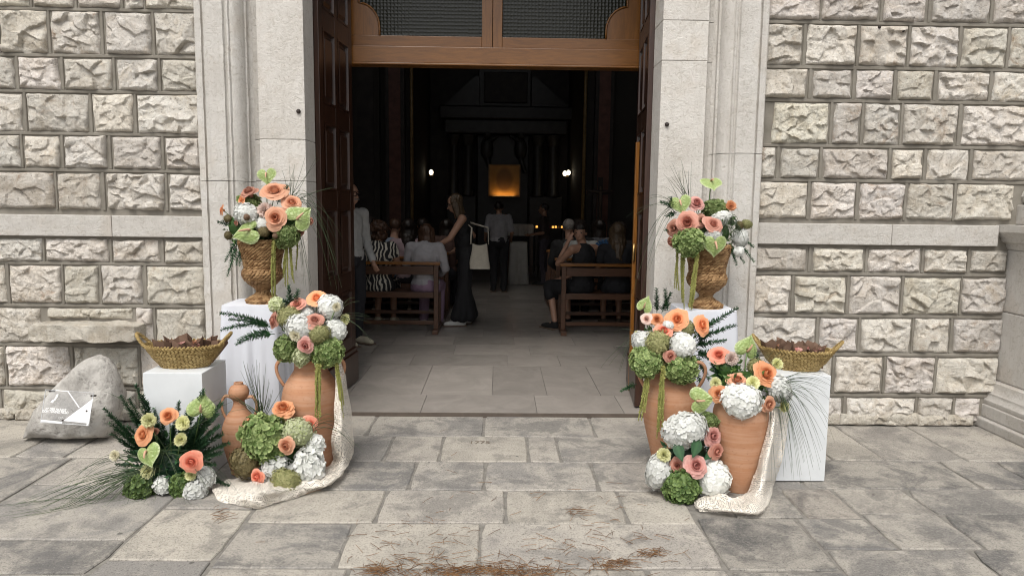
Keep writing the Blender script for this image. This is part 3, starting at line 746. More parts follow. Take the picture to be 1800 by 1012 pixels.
# ------------------------------------------------------------------ church interior
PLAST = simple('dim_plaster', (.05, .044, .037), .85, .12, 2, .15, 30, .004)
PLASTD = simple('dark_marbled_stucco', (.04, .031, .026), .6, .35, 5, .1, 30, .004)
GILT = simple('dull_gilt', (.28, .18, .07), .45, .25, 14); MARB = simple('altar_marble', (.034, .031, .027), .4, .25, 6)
def struct(name, args, mat):
    m = MB()
    for a in args: m.box(*a)
    return m.build(name, mat, kind='structure')
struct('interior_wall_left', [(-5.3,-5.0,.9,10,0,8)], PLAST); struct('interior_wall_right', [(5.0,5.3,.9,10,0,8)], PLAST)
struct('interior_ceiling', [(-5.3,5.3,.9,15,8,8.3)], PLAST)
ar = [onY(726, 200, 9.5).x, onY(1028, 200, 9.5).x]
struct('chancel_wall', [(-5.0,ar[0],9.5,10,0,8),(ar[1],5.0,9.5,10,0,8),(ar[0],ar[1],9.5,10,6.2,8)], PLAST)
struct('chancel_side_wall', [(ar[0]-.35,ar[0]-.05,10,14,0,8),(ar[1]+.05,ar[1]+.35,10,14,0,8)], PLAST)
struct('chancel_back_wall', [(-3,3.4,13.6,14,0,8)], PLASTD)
# pilasters beside the chancel arch, with stucco panels
pil = []
for i, (a, b) in enumerate(((onY(620,200,9.4).x, onY(668,200,9.4).x), (onY(678,200,9.4).x, onY(712,200,9.4).x), (onY(1045,200,9.4).x, onY(1078,200,9.4).x))):
    t = thing('pilaster', ['pale stucco pilaster behind the man at the left door', 'reddish panelled pilaster left of the chancel arch', 'reddish panelled pilaster right of the chancel arch'][i], 'pilaster', ((a+b)/2, 9.4, .03))
    w = (b-a)/2
    m = MB(); m.box(-w, w, -.1, .1, .35, 5.6); m.build('shaft', PLAST if i == 0 else PLASTD, t, bevel=.01)
    m = MB(); m.box(-w-.06, w+.06, -.16, .1, 0, .35); m.build('base', PLAST, t, bevel=.01)
    m = MB(); m.box(-w-.05, w+.05, -.15, .1, 5.6, 5.9); m.build('capital', PLAST, t, bevel=.02)
    m = MB(); m.box(-w*.6, w*.6, -.115, -.1, .6, 5.3); m.build('panel', PLASTD if i == 0 else simple('red_scagliola', (.16,.065,.045), .5, .3, 7), t)
for i, px in enumerate((724, 1028)):
    a = onY(px, 200, 9.4).x
    t = tag(MB().tube([(a,9.36,.03),(a,9.36,6.2)], .035, 8).build('arch_moulding', GILT, smooth=True), ['thin gilded strip up the left edge of the chancel arch', 'thin gilded strip up the right edge of the chancel arch'][i], 'moulding')
# high altar
AY0 = 13.0
def ap(px, py): return onY(px, py, AY0)
al = thing('high_altar', 'carved stone high altar with paired columns and broken pediment in the dark', 'altar', (0, 0, 0))
for px0, px1 in ((790,806),(814,832),(936,954),(962,982)):
    a, b = ap(px0,300).x, ap(px1,300).x; cx, r = (a+b)/2, (b-a)/2
    z0, z1 = ap(880,345).z, ap(880,238).z
    m = MB(); m.lathe([(r*1.25,z0),(r*1.25,z0+.08),(r,z0+.14),(r*1.02,z0+1),(r*.86,z1-.25),(r*1.1,z1-.2),(r*1.4,z1)], 20, (cx, AY0, 0)); m.build('column', MARB, al, smooth='auto')
X = lambda px: ap(px, 300).x
Zp = lambda py: ap(886, py).z
for nm, a, b, y0, z0, z1 in (('pedestal',785,838,-.1,.03,Zp(345)),('pedestal',930,990,-.1,.03,Zp(345)),('entablature',782,995,-.16,Zp(236),Zp(212)),('cornice',774,1003,-.3,Zp(211),Zp(190)),('retable',838,930,.12,.03,Zp(237)),('attic',840,932,-.06,Zp(189),Zp(120)),('attic_frame',850,925,-.12,Zp(182),Zp(128))):
    m = MB(); m.box(X(a), X(b), AY0+y0, AY0+.5, z0, z1); m.build(nm, MARB if nm != 'attic_frame' else PLASTD, al, bevel=.03)
for s, (a, b) in ((1,(782,842)), (-1,(995,932))):
    m = MB(); xa, xb = X(a), X(b); za, zb2 = Zp(189), Zp(138)
    poly = [(xa,za),(xb,za),(xb,zb2),(xb-(xb-xa)*.12,zb2)]; n = 4
    vs = [(x,AY0-.25,z) for x,z in poly]+[(x,AY0+.3,z) for x,z in poly]
    m.add(vs, [(0,1,2,3) if s>0 else (3,2,1,0),(7,6,5,4) if s>0 else (4,5,6,7)]+[(k,4+k,4+(k+1)%4,(k+1)%4) for k in range(4)]); m.build('pediment', MARB, al)
for sx in (856, 915):   # stucco cherub reliefs over the icon
    m = MB(); c = ap(sx, 262); m.ell((c.x,AY0-.02,c.z), .16,.12,.28); m.ell((c.x,AY0-.08,c.z+.34), .11,.1,.12); m.capsule((c.x,AY0-.05,c.z+.15),.06,(c.x+.25*(1 if sx<880 else -1),AY0-.1,c.z+.3),.04)
    m.capsule((c.x,AY0-.02,c.z-.2),.08,(c.x+.1,AY0-.1,c.z-.55),.05); m.build('relief_figure', MARB, al, smooth=True)
# the lit icon
def mat_icon():
    k = NT('gilded_icon'); v = k.coord(False); n = k.noise(v, 3, 5)
    w = k.n('TexGradient', gradient_type='SPHERICAL'); mp = k.n('Mapping'); mp.inputs['Location'].default_value = (0,0,-.06); mp.inputs['Scale'].default_value = (4.2,1,3.0)
    k.l(v, mp.inputs['Vector']); k.l(mp.outputs[0], w.inputs['Vector'])
    return k.fin(k.mix(k.ramp(w.outputs['Fac'], [(0.,0.),(.3,.7)]), k.ramp(n, [(.3,(.42,.22,.05)),(.7,(.55,.32,.09))]), (.17,.09,.04)), .5)
i0, i1 = onY(861,291,12.8), onY(912,344,12.8); ic = thing('icon', 'golden icon glowing on the high altar lit from below', 'icon', ((i0.x+i1.x)/2, 12.8, (i0.z+i1.z)/2))
w, h = (i1.x-i0.x)/2, (i0.z-i1.z)/2
m = MB(); m.box(-w,w,0,.03,-h,h); m.build('panel', mat_icon(), ic)
m = MB()
for a in ((-w-.03,w+.03,-.03,.05,-h-.03,-h),(-w-.03,w+.03,-.03,.05,h,h+.03),(-w-.03,-w,-.03,.05,-h,h),(w,w+.03,-.03,.05,-h,h)): m.box(*a)
m.build('frame', GILT, ic)
m = MB(); m.box(-w*.8,w*.8,-.16,-.13,-h-.05,-h-.02); m.build('picture_lamp', GILT, ic)
lt = bpy.data.lights.new('picture_lamp_light','AREA'); lt.shape='RECTANGLE'; lt.size=w*1.4; lt.size_y=.03; lt.energy=.55; lt.color=(1,.55,.2)
lo = bpy.data.objects.new('picture_lamp_light', lt); COL.objects.link(lo); lo.parent = ic; lo.location=(0,-.085,-h-.015); lo.rotation_euler=(RAD(180-18),0,0)
LAMP = mat_emit('lamp_bulb', (1,.86,.62), 3)
for i,(px,py,n) in enumerate(((758,303,1),(996,305,2))):
    c = onY(px,py,12.2)
    t = thing('wall_lamp', ['single glowing bulb left of the high altar', 'pair of glowing bulbs right of the high altar'][i], 'lamp', c)
    for q in range(n):
        m = MB(); m.ell((0,0,0), .05,.05,.062); m.build('bulb', LAMP, t, smooth=True, loc=((q-.5*(n-1))*.085,0,(q*.02)))
    m = MB(); m.tube([(0,.05,-.03),(0,.3,-.1),(0,1.3,-.1)], .012, 6); m.tube([(-.05,0,-.07),(.05,0,-.07)], .012, 6); m.build('bracket', GILT, t)
# crucifix standing right of the arch
c = onY(1055, 330, 8.6); cr = thing('crucifix', 'tall dark wooden crucifix standing right of the altar', 'crucifix', (c.x, 8.6, .03))
DKW = simple('black_wood', (.03,.02,.015), .5)
m = MB(); m.box(-.045,.045,-.03,.03,.0,c.z+.16); m.build('post', DKW, cr); m = MB(); m.box(-.26,.26,-.031,.029,c.z-.16,c.z-.07); m.build('crossbar', DKW, cr)
m = MB(); zc = c.z-.12; m.capsule((0,-.06,zc-.02),.03,(0,-.06,zc-.3),.025); m.capsule((0,-.06,zc),.018,(-.22,-.05,zc+.03),.012); m.capsule((0,-.06,zc),.018,(.22,-.05,zc+.03),.012); m.ell((0,-.07,zc+.07),.03,.03,.04); m.capsule((0,-.06,zc-.3),.025,(.01,-.05,zc-.55),.014)
m.build('figure', simple('carved_figure',(.10,.07,.05),.5), cr, smooth=True); m = MB(); m.box(-.25,.25,-.25,.25,0,.06); m.build('base', DKW, cr)
# altar table with lace cloth, flowers and candles
def mat_cloth(): return simple('altar_cloth', (.45,.43,.39), .9, .1, 8)
a0, a1 = onY(893,394,10.8), onY(936,410,10.8)
t = thing('altar_table', 'small table under a white lace cloth before the high altar', 'table', ((a0.x+a1.x)/2, 10.8, .03))
w = (a1.x-a0.x)/2; m = MB(); m.box(-w,w,-.3,.3,a0.z-.08,a0.z-.03); m.build('top', mat_cloth(), t)
m = MB(); n = 40
for j in range(3):
    for k in range(n): 
        u = k/(n-1); m.v.append((-w-.01+u*(2*w+.02), -.31-.015*math.sin(u*40)*(j/2), a0.z-.05-.11*j)); m.t.append(.5)
m.f = [(j*n+k, j*n+k+1, (j+1)*n+k+1, (j+1)*n+k) for j in range(2) for k in range(n-1)]; m.m=[0]*len(m.f); m.build('cloth', mat_cloth(), t, smooth=True)
for sx in (-1,1):
    for sy in (-.25,.25): m = MB(); m.box(sx*w*.9-.03,sx*w*.9+.03,sy-.03,sy+.03,0,a0.z-.08); m.build('leg', PEWW, t)
b0, b1 = onY(893,425,8.9), onY(930,425,8.9)
t = thing('draped_stool', 'low seat draped in pale cloth in the middle of the aisle', 'seat', ((b0.x+b1.x)/2, 8.9, .03)); w=(b1.x-b0.x)/2
m = MB(); n=48; H=b0.z-.03
for j in range(8):
    f=j/7
    for k in range(n):
        a=2*math.pi*k/n; fo=1+f*.14*math.sin(a*9)+f*.12
        ca, sa = math.cos(a), math.sin(a); q=max(abs(ca),abs(sa))
        m.v.append((w*ca/q*fo*.8, .25*sa/q*fo*.8, H*(1-f)+.005)); m.t.append(.5)
m.f=[(j*n+k,(j+1)*n+k,(j+1)*n+(k+1)%n,j*n+(k+1)%n) for j in range(7) for k in range(n)]+[tuple(range(n))]; m.m=[0]*len(m.f); m.build('cloth', mat_cloth(), t, smooth=True)
m = MB(); m.box(-w*.6,w*.6,-.15,.15,0,H-.02); m.build('seat_box', PEWW, t)
c = onY(966,398,10.2); t = thing('candle_stand', 'dark stand of small votive candles beside the altar', 'candle stand', (c.x,10.2,.03))
m = MB(); m.box(-.32,.32,-.14,.14,c.z-.1,c.z-.06); m.build('tray', DKW, t)
for sx in (-.28,.28): m=MB(); m.box(sx-.02,sx+.02,-.1,.1,0,c.z-.1); m.build('leg', DKW, t)
FL = mat_emit('candle_glow', (1,.42,.08), 1.3)
for k in range(9): m=MB(); m.lathe([(.0,c.z-.06),(.022,c.z-.06),(.022,c.z-.02),(0,c.z-.02)],8,((k-4)*.068,random.uniform(-.08,.08),0)); m.build('votive_candle', FL if k%3!=1 else simple('red_glass',(.2,.02,.01),.2), t, smooth='auto')

# ------------------------------------------------------------------ pews
def pew(label, x0, x1, y, group='pews in the nave'):
    t = thing('pew', label, 'pew', ((x0+x1)/2, y, .03), group); w=(x1-x0)/2
    for s in (-1,1):
        m=MB(); x=s*(w-.03); m.box(x-.028,x+.028,-.03,.03,.05,.82); m.build('end_post', PEWW, t, bevel=.005)
        m=MB(); m.box(x-.024,x+.024,.42,.47,.05,.46); m.build('front_leg', PEWW, t, bevel=.005)
        m=MB(); m.box(x-.034,x+.034,-.16,.62,.0,.05); m.build('runner', PEWW, t, bevel=.005)
    m=MB(); m.box(-w-.02,w+.02,-.055,.05,.82,.855); m.build('top_rail', OAK, t, bevel=.006)
    m=MB(); m.box(-w+.06,w-.06,-.012,.012,.70,.80); m.build('back_board', PEWW, t, bevel=.004)
    m=MB(); m.box(-w+.06,w-.06,-.02,.02,.42,.49); m.build('seat_rail', PEWW, t, bevel=.004)
    m=MB(); m.box(-w+.06,w-.06,.022,.46,.455,.485); m.build('seat', PEWW, t, bevel=.006)
    m=MB(); m.box(-w+.06,w-.06,-.015,.015,.10,.145); m.build('stretcher', PEWW, t, bevel=.004)
    m=MB(); m.box(-w+.06,w-.06,-.14,-.06,.15,.175) if False else m.box(-w+.06,w-.06,.3,.33,.18,.22); m.build('foot_rail', PEWW, t, bevel=.004)
    return t
pl = onZ(757,588,.03); pr = onZ(1003,590,.03)
xL, xR = -.60, .87
for i, lab in enumerate(('wooden pew nearest the left door leaf, rear pew of the left row','wooden pew of the left row, second from the doorway','wooden pew of the left row, third from the doorway','wooden pew of the left row, fourth from the doorway')): pew(lab, xL-2.2, xL, 3.45+i*.85)
for i, lab in enumerate(('wooden pew nearest the right door leaf, rear pew of the right row','wooden pew of the right row, second from the doorway','wooden pew of the right row, third from the doorway','wooden pew of the right row, fourth from the doorway')): pew(lab, xR, xR+2.2, 3.45+i*.85)

# ------------------------------------------------------------------ people
def remesh(m, name, vox, smooth_it=4):
    me = m.mesh(name); o = bpy.data.objects.new(name, me); COL.objects.link(o)
    r = o.modifiers.new('r','REMESH'); r.mode='VOXEL'; r.voxel_size=vox
    s = o.modifiers.new('s','SMOOTH'); s.iterations=smooth_it; s.factor=.5
    dg = bpy.context.evaluated_depsgraph_get(); out = bpy.data.meshes.new_from_object(o.evaluated_get(dg))
    bpy.data.objects.remove(o); bpy.data.meshes.remove(me); return out
SKIN = simple('skin', (.42,.24,.165), .5, .08, 10); SKIN2 = simple('tanned_skin', (.33,.18,.115), .5, .08, 10)
CLO = {}
def cloth(c, key):
    if key not in CLO: CLO[key] = simple('cloth_'+key, c, .85, .12, 14, .3, 25, .01)
    return CLO[key]
HAIRD = simple('dark_hair',(.018,.012,.009),.45,.4,50,.6,120,.004); HAIRB = simple('brown_hair',(.07,.035,.02),.45,.4,50,.6,120,.004); HAIRG = simple('grey_hair',(.22,.2,.18),.5,.3,50,.6,120,.004); HAIRF = simple('blond_streaked_hair',(.075,.05,.028),.45,.5,40,.6,120,.004)
BLK = simple('black_frame',(.01,.01,.01),.3,.1)
def V(*a): return Vector(a)
def folds(me, amp, sx, sz):
    n = len(me.vertices); co = np.empty(n*3, np.float32); me.vertices.foreach_get('co', co); no = np.empty(n*3, np.float32); me.vertex_normals.foreach_get('vector', no)
    co = co.reshape(-1,3); no = no.reshape(-1,3); d = np.array([mn.noise(Vector((c[0]*sx, c[1]*sx, c[2]*sz)))+.5*mn.noise(Vector((c[0]*sx*2, c[1]*sx*2, c[2]*sz*2.3+7))) for c in co], np.float32)
    co = co+no*(d*amp)[:,None]; me.vertices.foreach_set('co', co.ravel()); me.update()
def pose(seated=False):
    """joints of a 1.70 m figure facing +y"""
    if not seated:
        J = dict(pel=V(0,0,.93), chest=V(0,.0,1.26), neck=V(0,.0,1.43), head=V(0,.03,1.58))
        for s,k in ((-1,'L'),(1,'R')): J.update({'sh'+k:V(s*.18,0,1.38),'el'+k:V(s*.24,-.02,1.10),'wr'+k:V(s*.25,.06,.86),'hip'+k:V(s*.09,0,.90),'kn'+k:V(s*.095,.02,.49),'an'+k:V(s*.095,-.02,.085),'toe'+k:V(s*.11,.15,.03)})
    else:
        J = dict(pel=V(0,.02,.56), chest=V(0,-.0,.90), neck=V(0,.03,1.08), head=V(0,.07,1.22))
        for s,k in ((-1,'L'),(1,'R')): J.update({'sh'+k:V(s*.18,.01,1.02),'el'+k:V(s*.24,.06,.76),'wr'+k:V(s*.13,.28,.66),'hip'+k:V(s*.09,.03,.53),'kn'+k:V(s*.10,.45,.52),'an'+k:V(s*.10,.40,.09),'toe'+k:V(s*.11,.56,.03)})
    return J
def person(label, loc, rz, J, top=None, sleeve=.5, bottom=None, style='trousers', skin=SKIN, hair='short', hairm=HAIRD, shoes=None, glasses=False, fat=1., vox=.012, group=None, face=V(0,1,0), topm=None, bottomm=None, beard=False):
    t = thing('person', label, 'person', loc, group, rz)
    H = J['head']; f = face.normalized(); sd = f.cross(V(0,0,1)).normalized(); up = sd.cross(f)
    Rm = Matrix((sd, f, up)).transposed()
    b = MB()
    b.ell(H+up*.025-f*.012, .074,.094,.088, 16, 12, M=Rm.to_4x4()); b.ell(H-up*.035+f*.022, .055,.066,.080, 14, 10, M=Rm.to_4x4())
    b.capsule(H+f*.088-up*.01,.010,H+f*.104-up*.032,.014, 8)
    b.capsule(H+f*.080+sd*-.02-up*.068,.010,H+f*.080+sd*.02-up*.068,.010, 8)
    for s in (-1,1): b.ell(H+sd*s*.076-f*.008-up*.008, .012,.022,.032, 8, 6, M=Rm.to_4x4()); b.ell(H+sd*s*.04+f*.062+up*.022,.026,.016,.010,8,6, M=Rm.to_4x4())
    b.capsule(J['neck']-V(0,0,.03),.058,H-up*.06-f*.02,.052)
    b.ell(J['chest'], .15*fat,.095*fat,.19); b.ell((J['chest']+J['pel'])/2, .135*fat,.10*fat,.17); b.ell(J['pel'], .155*fat,.115*fat,.13)
    b.capsule(J['shL'],.055,J['shR'],.055)
    for k in 'LR':
        sh, el, wr = J['sh'+k], J['el'+k], J['wr'+k]
        b.capsule(sh,.052,el,.038); b.capsule(el,.038,wr,.025)
        d = (wr-el).normalized(); ob = d.orthogonal().normalized()
        if abs(d.z) > .6: ob = V(0,1,0).cross(d).normalized()
        pn = d.cross(ob); pc = wr+d*.045
        b.capsule(wr,.024,wr+d*.075,.027)
        for q in range(4):
            a0 = wr+d*.085+pn*((q-1.5)*.019); b.capsule(a0,.0095,a0+d*(.05-.008*abs(q-1.3))+ob*.012,.008,6); b.capsule(a0+d*.045+ob*.012,.008,a0+d*.062+ob*.032,.007,6)
        b.capsule(wr+d*.02-pn*.03,.010,wr+d*.065-pn*.05+ob*.015,.008,6)
        b.capsule(J['hip'+k],.082*fat,J['kn'+k],.055); b.capsule(J['kn'+k],.053,J['an'+k],.034); b.capsule(J['an'+k]-V(0,0,.03),.034,J['toe'+k]+V(0,0,.0),.026)
    me = remesh(b, 'body', vox, 3); obj('body', me, skin, t, True)
    # eyes and brows
    e = MB()
    for s in (-1,1): e.ell(H+sd*s*.031+f*.073+up*.006, .011,.006,.006,8,6, M=Rm.to_4x4()); e.capsule(H+sd*s*.018+f*.083+up*.026,.004,H+sd*s*.045+f*.072+up*.026,.003,6)
    e.build('eyes', BLK, t, smooth=True)
    if beard:
        e = MB(); e.capsule(H+f*.094+sd*-.025-up*.052,.007,H+f*.094+sd*.025-up*.052,.007,6); e.build('moustache', HAIRG, t, smooth=True)
    if glasses:
        gl = MB()
        for s in (-1,1):
            c = H+sd*s*.034+f*.100+up*.002; gl.tube([c+sd*(.029*math.cos(a))+up*(.022*math.sin(a)) for a in [2*math.pi*q/14 for q in range(15)]], .0038, 5); gl.tube([c+sd*s*.029, H+sd*s*.082-f*.01+up*.006], .003, 5)
        gl.tube([H+sd*-.006+f*.102+up*.004,H+sd*.006+f*.102+up*.004], .003, 5); gl.build('glasses', BLK, t)
    # hair
    hm = MB(); hm.ell(H+up*.04-f*.03, .083,.092,.083, 16, 12, M=Rm.to_4x4())
    if hair == 'bald': hm = MB(); hm.ell(H+up*.005-f*.045, .080,.068,.06, 16, 12, M=Rm.to_4x4())
    if hair == 'long':
        for q in range(9): a = (q-4)/4*1.75; o2 = sd*math.sin(a)*.072-f*math.cos(a)*.065; hm.capsule(H+o2*.95+up*.03,.036,H+o2*1.1-up*(.17+.02*random.random()),.030); hm.capsule(H+o2*1.1-up*.10,.034,H+o2*1.0-f*(.03+.05*math.cos(a))-up*.17,.034); hm.capsule(H+o2*1.0-f*(.03+.05*math.cos(a))-up*.17,.034,H+o2*.9-f*(.05+.07*math.cos(a))-up*(.30+.05*random.random()),.018)
    if hair == 'curly':
        for q in range(60): v = Vector((random.gauss(0,1),random.gauss(0,1),random.gauss(0,1))).normalized(); d = sd*v.x+f*min(v.y,.25)+up*v.z; c=H+up*.02-f*.02+d*.1-up*(.03 if v.z<0 else 0); hm.ell(c,.03,.03,.03,7,5)
    if hair == 'shoulder':
        for q in range(9): a = (q-4)/4*1.85; o2 = sd*math.sin(a)*.074-f*math.cos(a)*.06; hm.capsule(H+o2*.95+up*.03,.034,H+o2*1.15-up*(.14+.03*random.random()),.028)
    if hair == 'bun': hm.ell(H-f*.13+up*.03, .045,.045,.045); hm.ell(H+up*.065-f*.005, .080,.088,.060, 16, 12, M=Rm.to_4x4()); [hm.ell(H+sd*s_*.068-f*.02+up*.02, .022,.045,.055, 10, 8, M=Rm.to_4x4()) for s_ in (-1,1)]
    me = remesh(hm, 'hair', max(.008, vox*.8), 2); folds(me, .009, 45, 9)
    obj('hair', me, hairm, t, True)
    # top
    if topm is None: topm = cloth(top, 'c%d_%d_%d' % tuple(int(x*255) for x in top)) if top else None
    if topm:
        g = MB(); g.ell(J['chest']-V(0,0,.01), .168*fat,.118*fat,.20); g.ell((J['chest']+J['pel'])/2, .16*fat,.125*fat,.19); g.ell(J['pel']+V(0,0,.02), .172*fat,.135*fat,.12)
        if sleeve > 0: g.capsule(J['shL']-V(0,0,.005),.066,J['shR']-V(0,0,.005),.066); g.capsule(J['neck']-V(0,0,.06),.07,J['neck']-V(0,0,.035),.064)
        for k in 'LR':
            sh, el, wr = J['sh'+k], J['el'+k], J['wr'+k]
            if sleeve > 0: g.capsule(sh,.066,sh.lerp(el,min(1,sleeve*2)),.056)
            if sleeve > .5: g.capsule(el,.054,el.lerp(wr,(sleeve-.5)*2),.04)
            if sleeve <= 0 and sleeve > -1: g.capsule(J['chest']+V(.07*(1 if k=='R' else -1),0,.1),.05,J['sh'+k].lerp(J['neck'],.45)+V(0,0,.0),.026)
        me = remesh(g, 'shirt', vox, 4); folds(me, .010, 13, 9); obj('top', me, topm, t, True)
    if bottomm is None: bottomm = cloth(bottom, 'c%d_%d_%d' % tuple(int(x*255) for x in bottom)) if bottom else None
    if bottomm:
        g = MB(); g.ell(J['pel'], .175*fat,.135*fat,.14)
        if style == 'trousers':
            for k in 'LR': g.capsule(J['hip'+k],.098*fat,J['kn'+k],.072); g.capsule(J['kn'+k],.072,J['an'+k]+V(0,0,.0),.06)
        else:
            hem = {'long':.92,'knee':.25,'short':0}[style]
            n = 10
            for q in range(n+1):
                u = q/n*2-1
                def mixk(a): return J[a+'L'].lerp(J[a+'R'], (u+1)/2)
                g.capsule(mixk('hip'),.095*fat,mixk('kn'),.085)
                if hem > 0: w = 1.0+.55*hem; K=mixk('kn'); A=mixk('an'); cen=(J['anL']+J['anR'])/2; e2=K.lerp(A,hem); e2=cen.lerp(e2,1) if False else e2; e2 = Vector((e2.x*w, e2.y, e2.z)); g.capsule(K,.085,e2,.07); (g.capsule(K,.085,e2+V(0,.09,0),.055), g.capsule(K,.085,e2-V(0,.10,0),.055)) if hem > .5 else None
        me = remesh(g, 'skirt', vox, 5); folds(me, .011, 14, 3)
        obj('trousers' if style == 'trousers' else 'skirt', me, bottomm, t, True)
    if shoes:
        for k in 'LR':
            g = MB(); a, o2 = J['an'+k], J['toe'+k]; g.capsule(V(a.x,a.y-.02,.038),.041,V(o2.x,o2.y-.03,.036),.042); g.capsule(V(o2.x,o2.y-.04,.034),.042,V(o2.x,o2.y+.04,.028),.03)
            g.capsule(V(a.x,a.y-.01,.06),.045,V(a.x,a.y+.01,.075),.042)
            me = remesh(g, 'shoe', .009, 3); obj('shoe', me, cloth(shoes,'shoe%d'%int(shoes[0]*255)), t, True)
            s2 = MB(); s2.box(min(a.x,o2.x)-.045,max(a.x,o2.x)+.045,a.y-.065,o2.y+.075,.0,.016); s2.build('sole', cloth((.14,.10,.07),'sole'), t, bevel=.03, seg=3)
    return t
FZ = .03
# 1 man standing inside behind the left leaf
J = pose(); J['wrL']=V(-.2,.12,.90); J['wrR']=V(.27,.05,.86)
pm = onZ(640,606,FZ)
person('man in white sweater, glasses and dark trousers standing behind the left door leaf', (pm.x-.15, pm.y+.05, FZ), RAD(-128), J, top=(.42,.42,.41), sleeve=1., bottom=(.02,.02,.025), skin=SKIN, hair='bald', hairm=HAIRG, shoes=(.55,.5,.38), glasses=True, vox=.011, beard=True).scale=(1.03,1.03,1.035)
# 2 woman in the long black dress
J = pose(); J['chest']=V(0,.05,1.25); J['neck']=V(0,.09,1.41); J['head']=V(0,.145,1.545); J['shL']=V(-.165,.06,1.36); J['shR']=V(.165,.06,1.36)
J['elR']=V(.25,-.12,1.13); J['wrR']=V(.20,.08,.98); J['elL']=V(-.22,.22,1.12); J['wrL']=V(-.16,.44,.98)
J['anL']=V(-.085,.06,.085); J['toeL']=V(-.09,.22,.03); J['anR']=V(.09,-.03,.085); J['toeR']=V(.10,.13,.03)
pw = onZ(818,572,FZ)
wom = person('woman in long black sleeveless dress and glasses standing in the aisle', (pw.x, pw.y+.05, FZ), RAD(98), J, top=(.012,.012,.014), sleeve=0, bottom=(.012,.012,.014), style='long', skin=SKIN, hair='shoulder', hairm=HAIRF, shoes=(.6,.6,.58), glasses=True, vox=.011, face=V(-.05,1,-.32))
# her cream shoulder bag
bp = onY(843,452,pw.y-.18); bag = thing('shoulder_bag', 'cream cloth shoulder bag hanging from the woman in black', 'bag', (bp.x, pw.y-.16, bp.z))
m = MB(); n=20; 
for j in range(9):
    f=j/8
    for k in range(n):
        a=2*math.pi*k/n; wx=.145*(.72+.38*f-.22*max(0,f-.8)*5*.4); m.v.append((wx*math.cos(a)*(1+.04*math.sin(a*5+j)), .045*math.sin(a)*(.4+f*.9), .17-.34*f+ (.03*math.cos(a)**2 if j==0 else 0))); m.t.append(.5)
m.f=[(j*n+k,(j+1)*n+k,(j+1)*n+(k+1)%n,j*n+(k+1)%n) for j in range(8) for k in range(n)]+[tuple(8*n+k for k in range(n))]; m.m=[0]*len(m.f)
m.build('bag_body', cloth((.52,.48,.40),'bag'), bag, smooth=True).scale = (.86,1,.86)
sp = onY(823,392,pw.y-.03)
m = MB(); m.tube([(-.11,0,.16),(-.10,.03,.36),(sp.x-bp.x,.10,sp.z-bp.z-.02),(sp.x-bp.x+.02,.17,sp.z-bp.z+.01),(sp.x-bp.x+.03,.16,sp.z-bp.z+.0),(.10,.06,.36),(.11,0,.16)], .014, 6, flat=.35); m.build('strap', cloth((.52,.48,.40),'bag'), bag, smooth=True)
# 3 man seen from behind further up the aisle
J = pose(); J['wrL']=V(-.24,.16,.98); J['wrR']=V(.24,.16,.98); J['head']=V(0,.09,1.55); J['neck']=V(0,.03,1.42)
pb = onZ(874,515,FZ)
person('man in white short-sleeved shirt and black trousers seen from behind in the aisle', (pb.x+.02, pb.y+.2, FZ), RAD(4), J, top=(.28,.27,.28), sleeve=.42, bottom=(.012,.012,.014), skin=SKIN2, hair='short', shoes=(.02,.02,.02), fat=1.08).scale=(.95,)*3
# 4 boy near the altar
J = pose(); J['wrL']=V(-.16,.26,1.05)
pb2 = onZ(948,505,FZ)
person('youth in dark clothes standing in profile near the altar', (pb2.x+.1, pb2.y+.4, FZ), RAD(75), J, top=(.05,.035,.03), sleeve=.4, bottom=(.06,.05,.06), skin=SKIN2, shoes=(.03,.03,.03)).scale=(.92,)*3
# seated in the rear pews
LEAFP = mat_pattern()
def seat_at(px, y): return onY(px, 480, y).x
J = pose(True); J['head']=V(-.0,.09,1.20); J['elR']=V(.25,.05,.78)
person('woman with curly hair in black and white leaf-print dress on the rear left pew', (seat_at(664,3.62),3.62,FZ), RAD(-4), J, topm=LEAFP, sleeve=.2, bottomm=LEAFP, style='knee', skin=SKIN2, hair='curly', hairm=HAIRB, shoes=(.55,.53,.5), fat=1.12)
J = pose(True); J['head']=V(0,.10,1.18)
person('woman with long brown hair and loose white shirt on the rear left pew', (seat_at(747,3.6),3.6,FZ), RAD(-6), J, top=(.40,.39,.41), sleeve=.95, bottom=(.30,.2,.28), skin=SKIN, hair='long', hairm=HAIRB, shoes=(.5,.45,.45), fat=1.05)
J = pose(True); J['elL']=V(-.23,.22,.83); J['wrL']=V(-.09,.20,1.10); J['head']=V(-.02,.06,1.215); J['elR']=V(.22,.10,.76); J['wrR']=V(.05,.42,.62)
J['knL']=V(-.16,.46,.52); J['anL']=V(-.20,.30,.10); J['toeL']=V(-.24,.44,.03)
sw = person('woman in black resting her chin on her hand on the rear right pew', (seat_at(1026,3.62),3.62,FZ), RAD(34), J, top=(.012,.012,.014), sleeve=-1, bottom=(.012,.012,.014), style='knee', skin=SKIN, hair='bun', hairm=HAIRD, shoes=(.012,.012,.012), face=V(-.75,-.55,-.12), vox=.011)
J = pose(True)
person('woman with streaked hair in black top at the far side of the rear right pew', (seat_at(1085,3.65),3.65,FZ), RAD(0), J, top=(.015,.015,.018), sleeve=.3, bottom=(.015,.015,.018), style='knee', skin=SKIN2, hair='long', hairm=HAIRF, shoes=(.1,.08,.06))
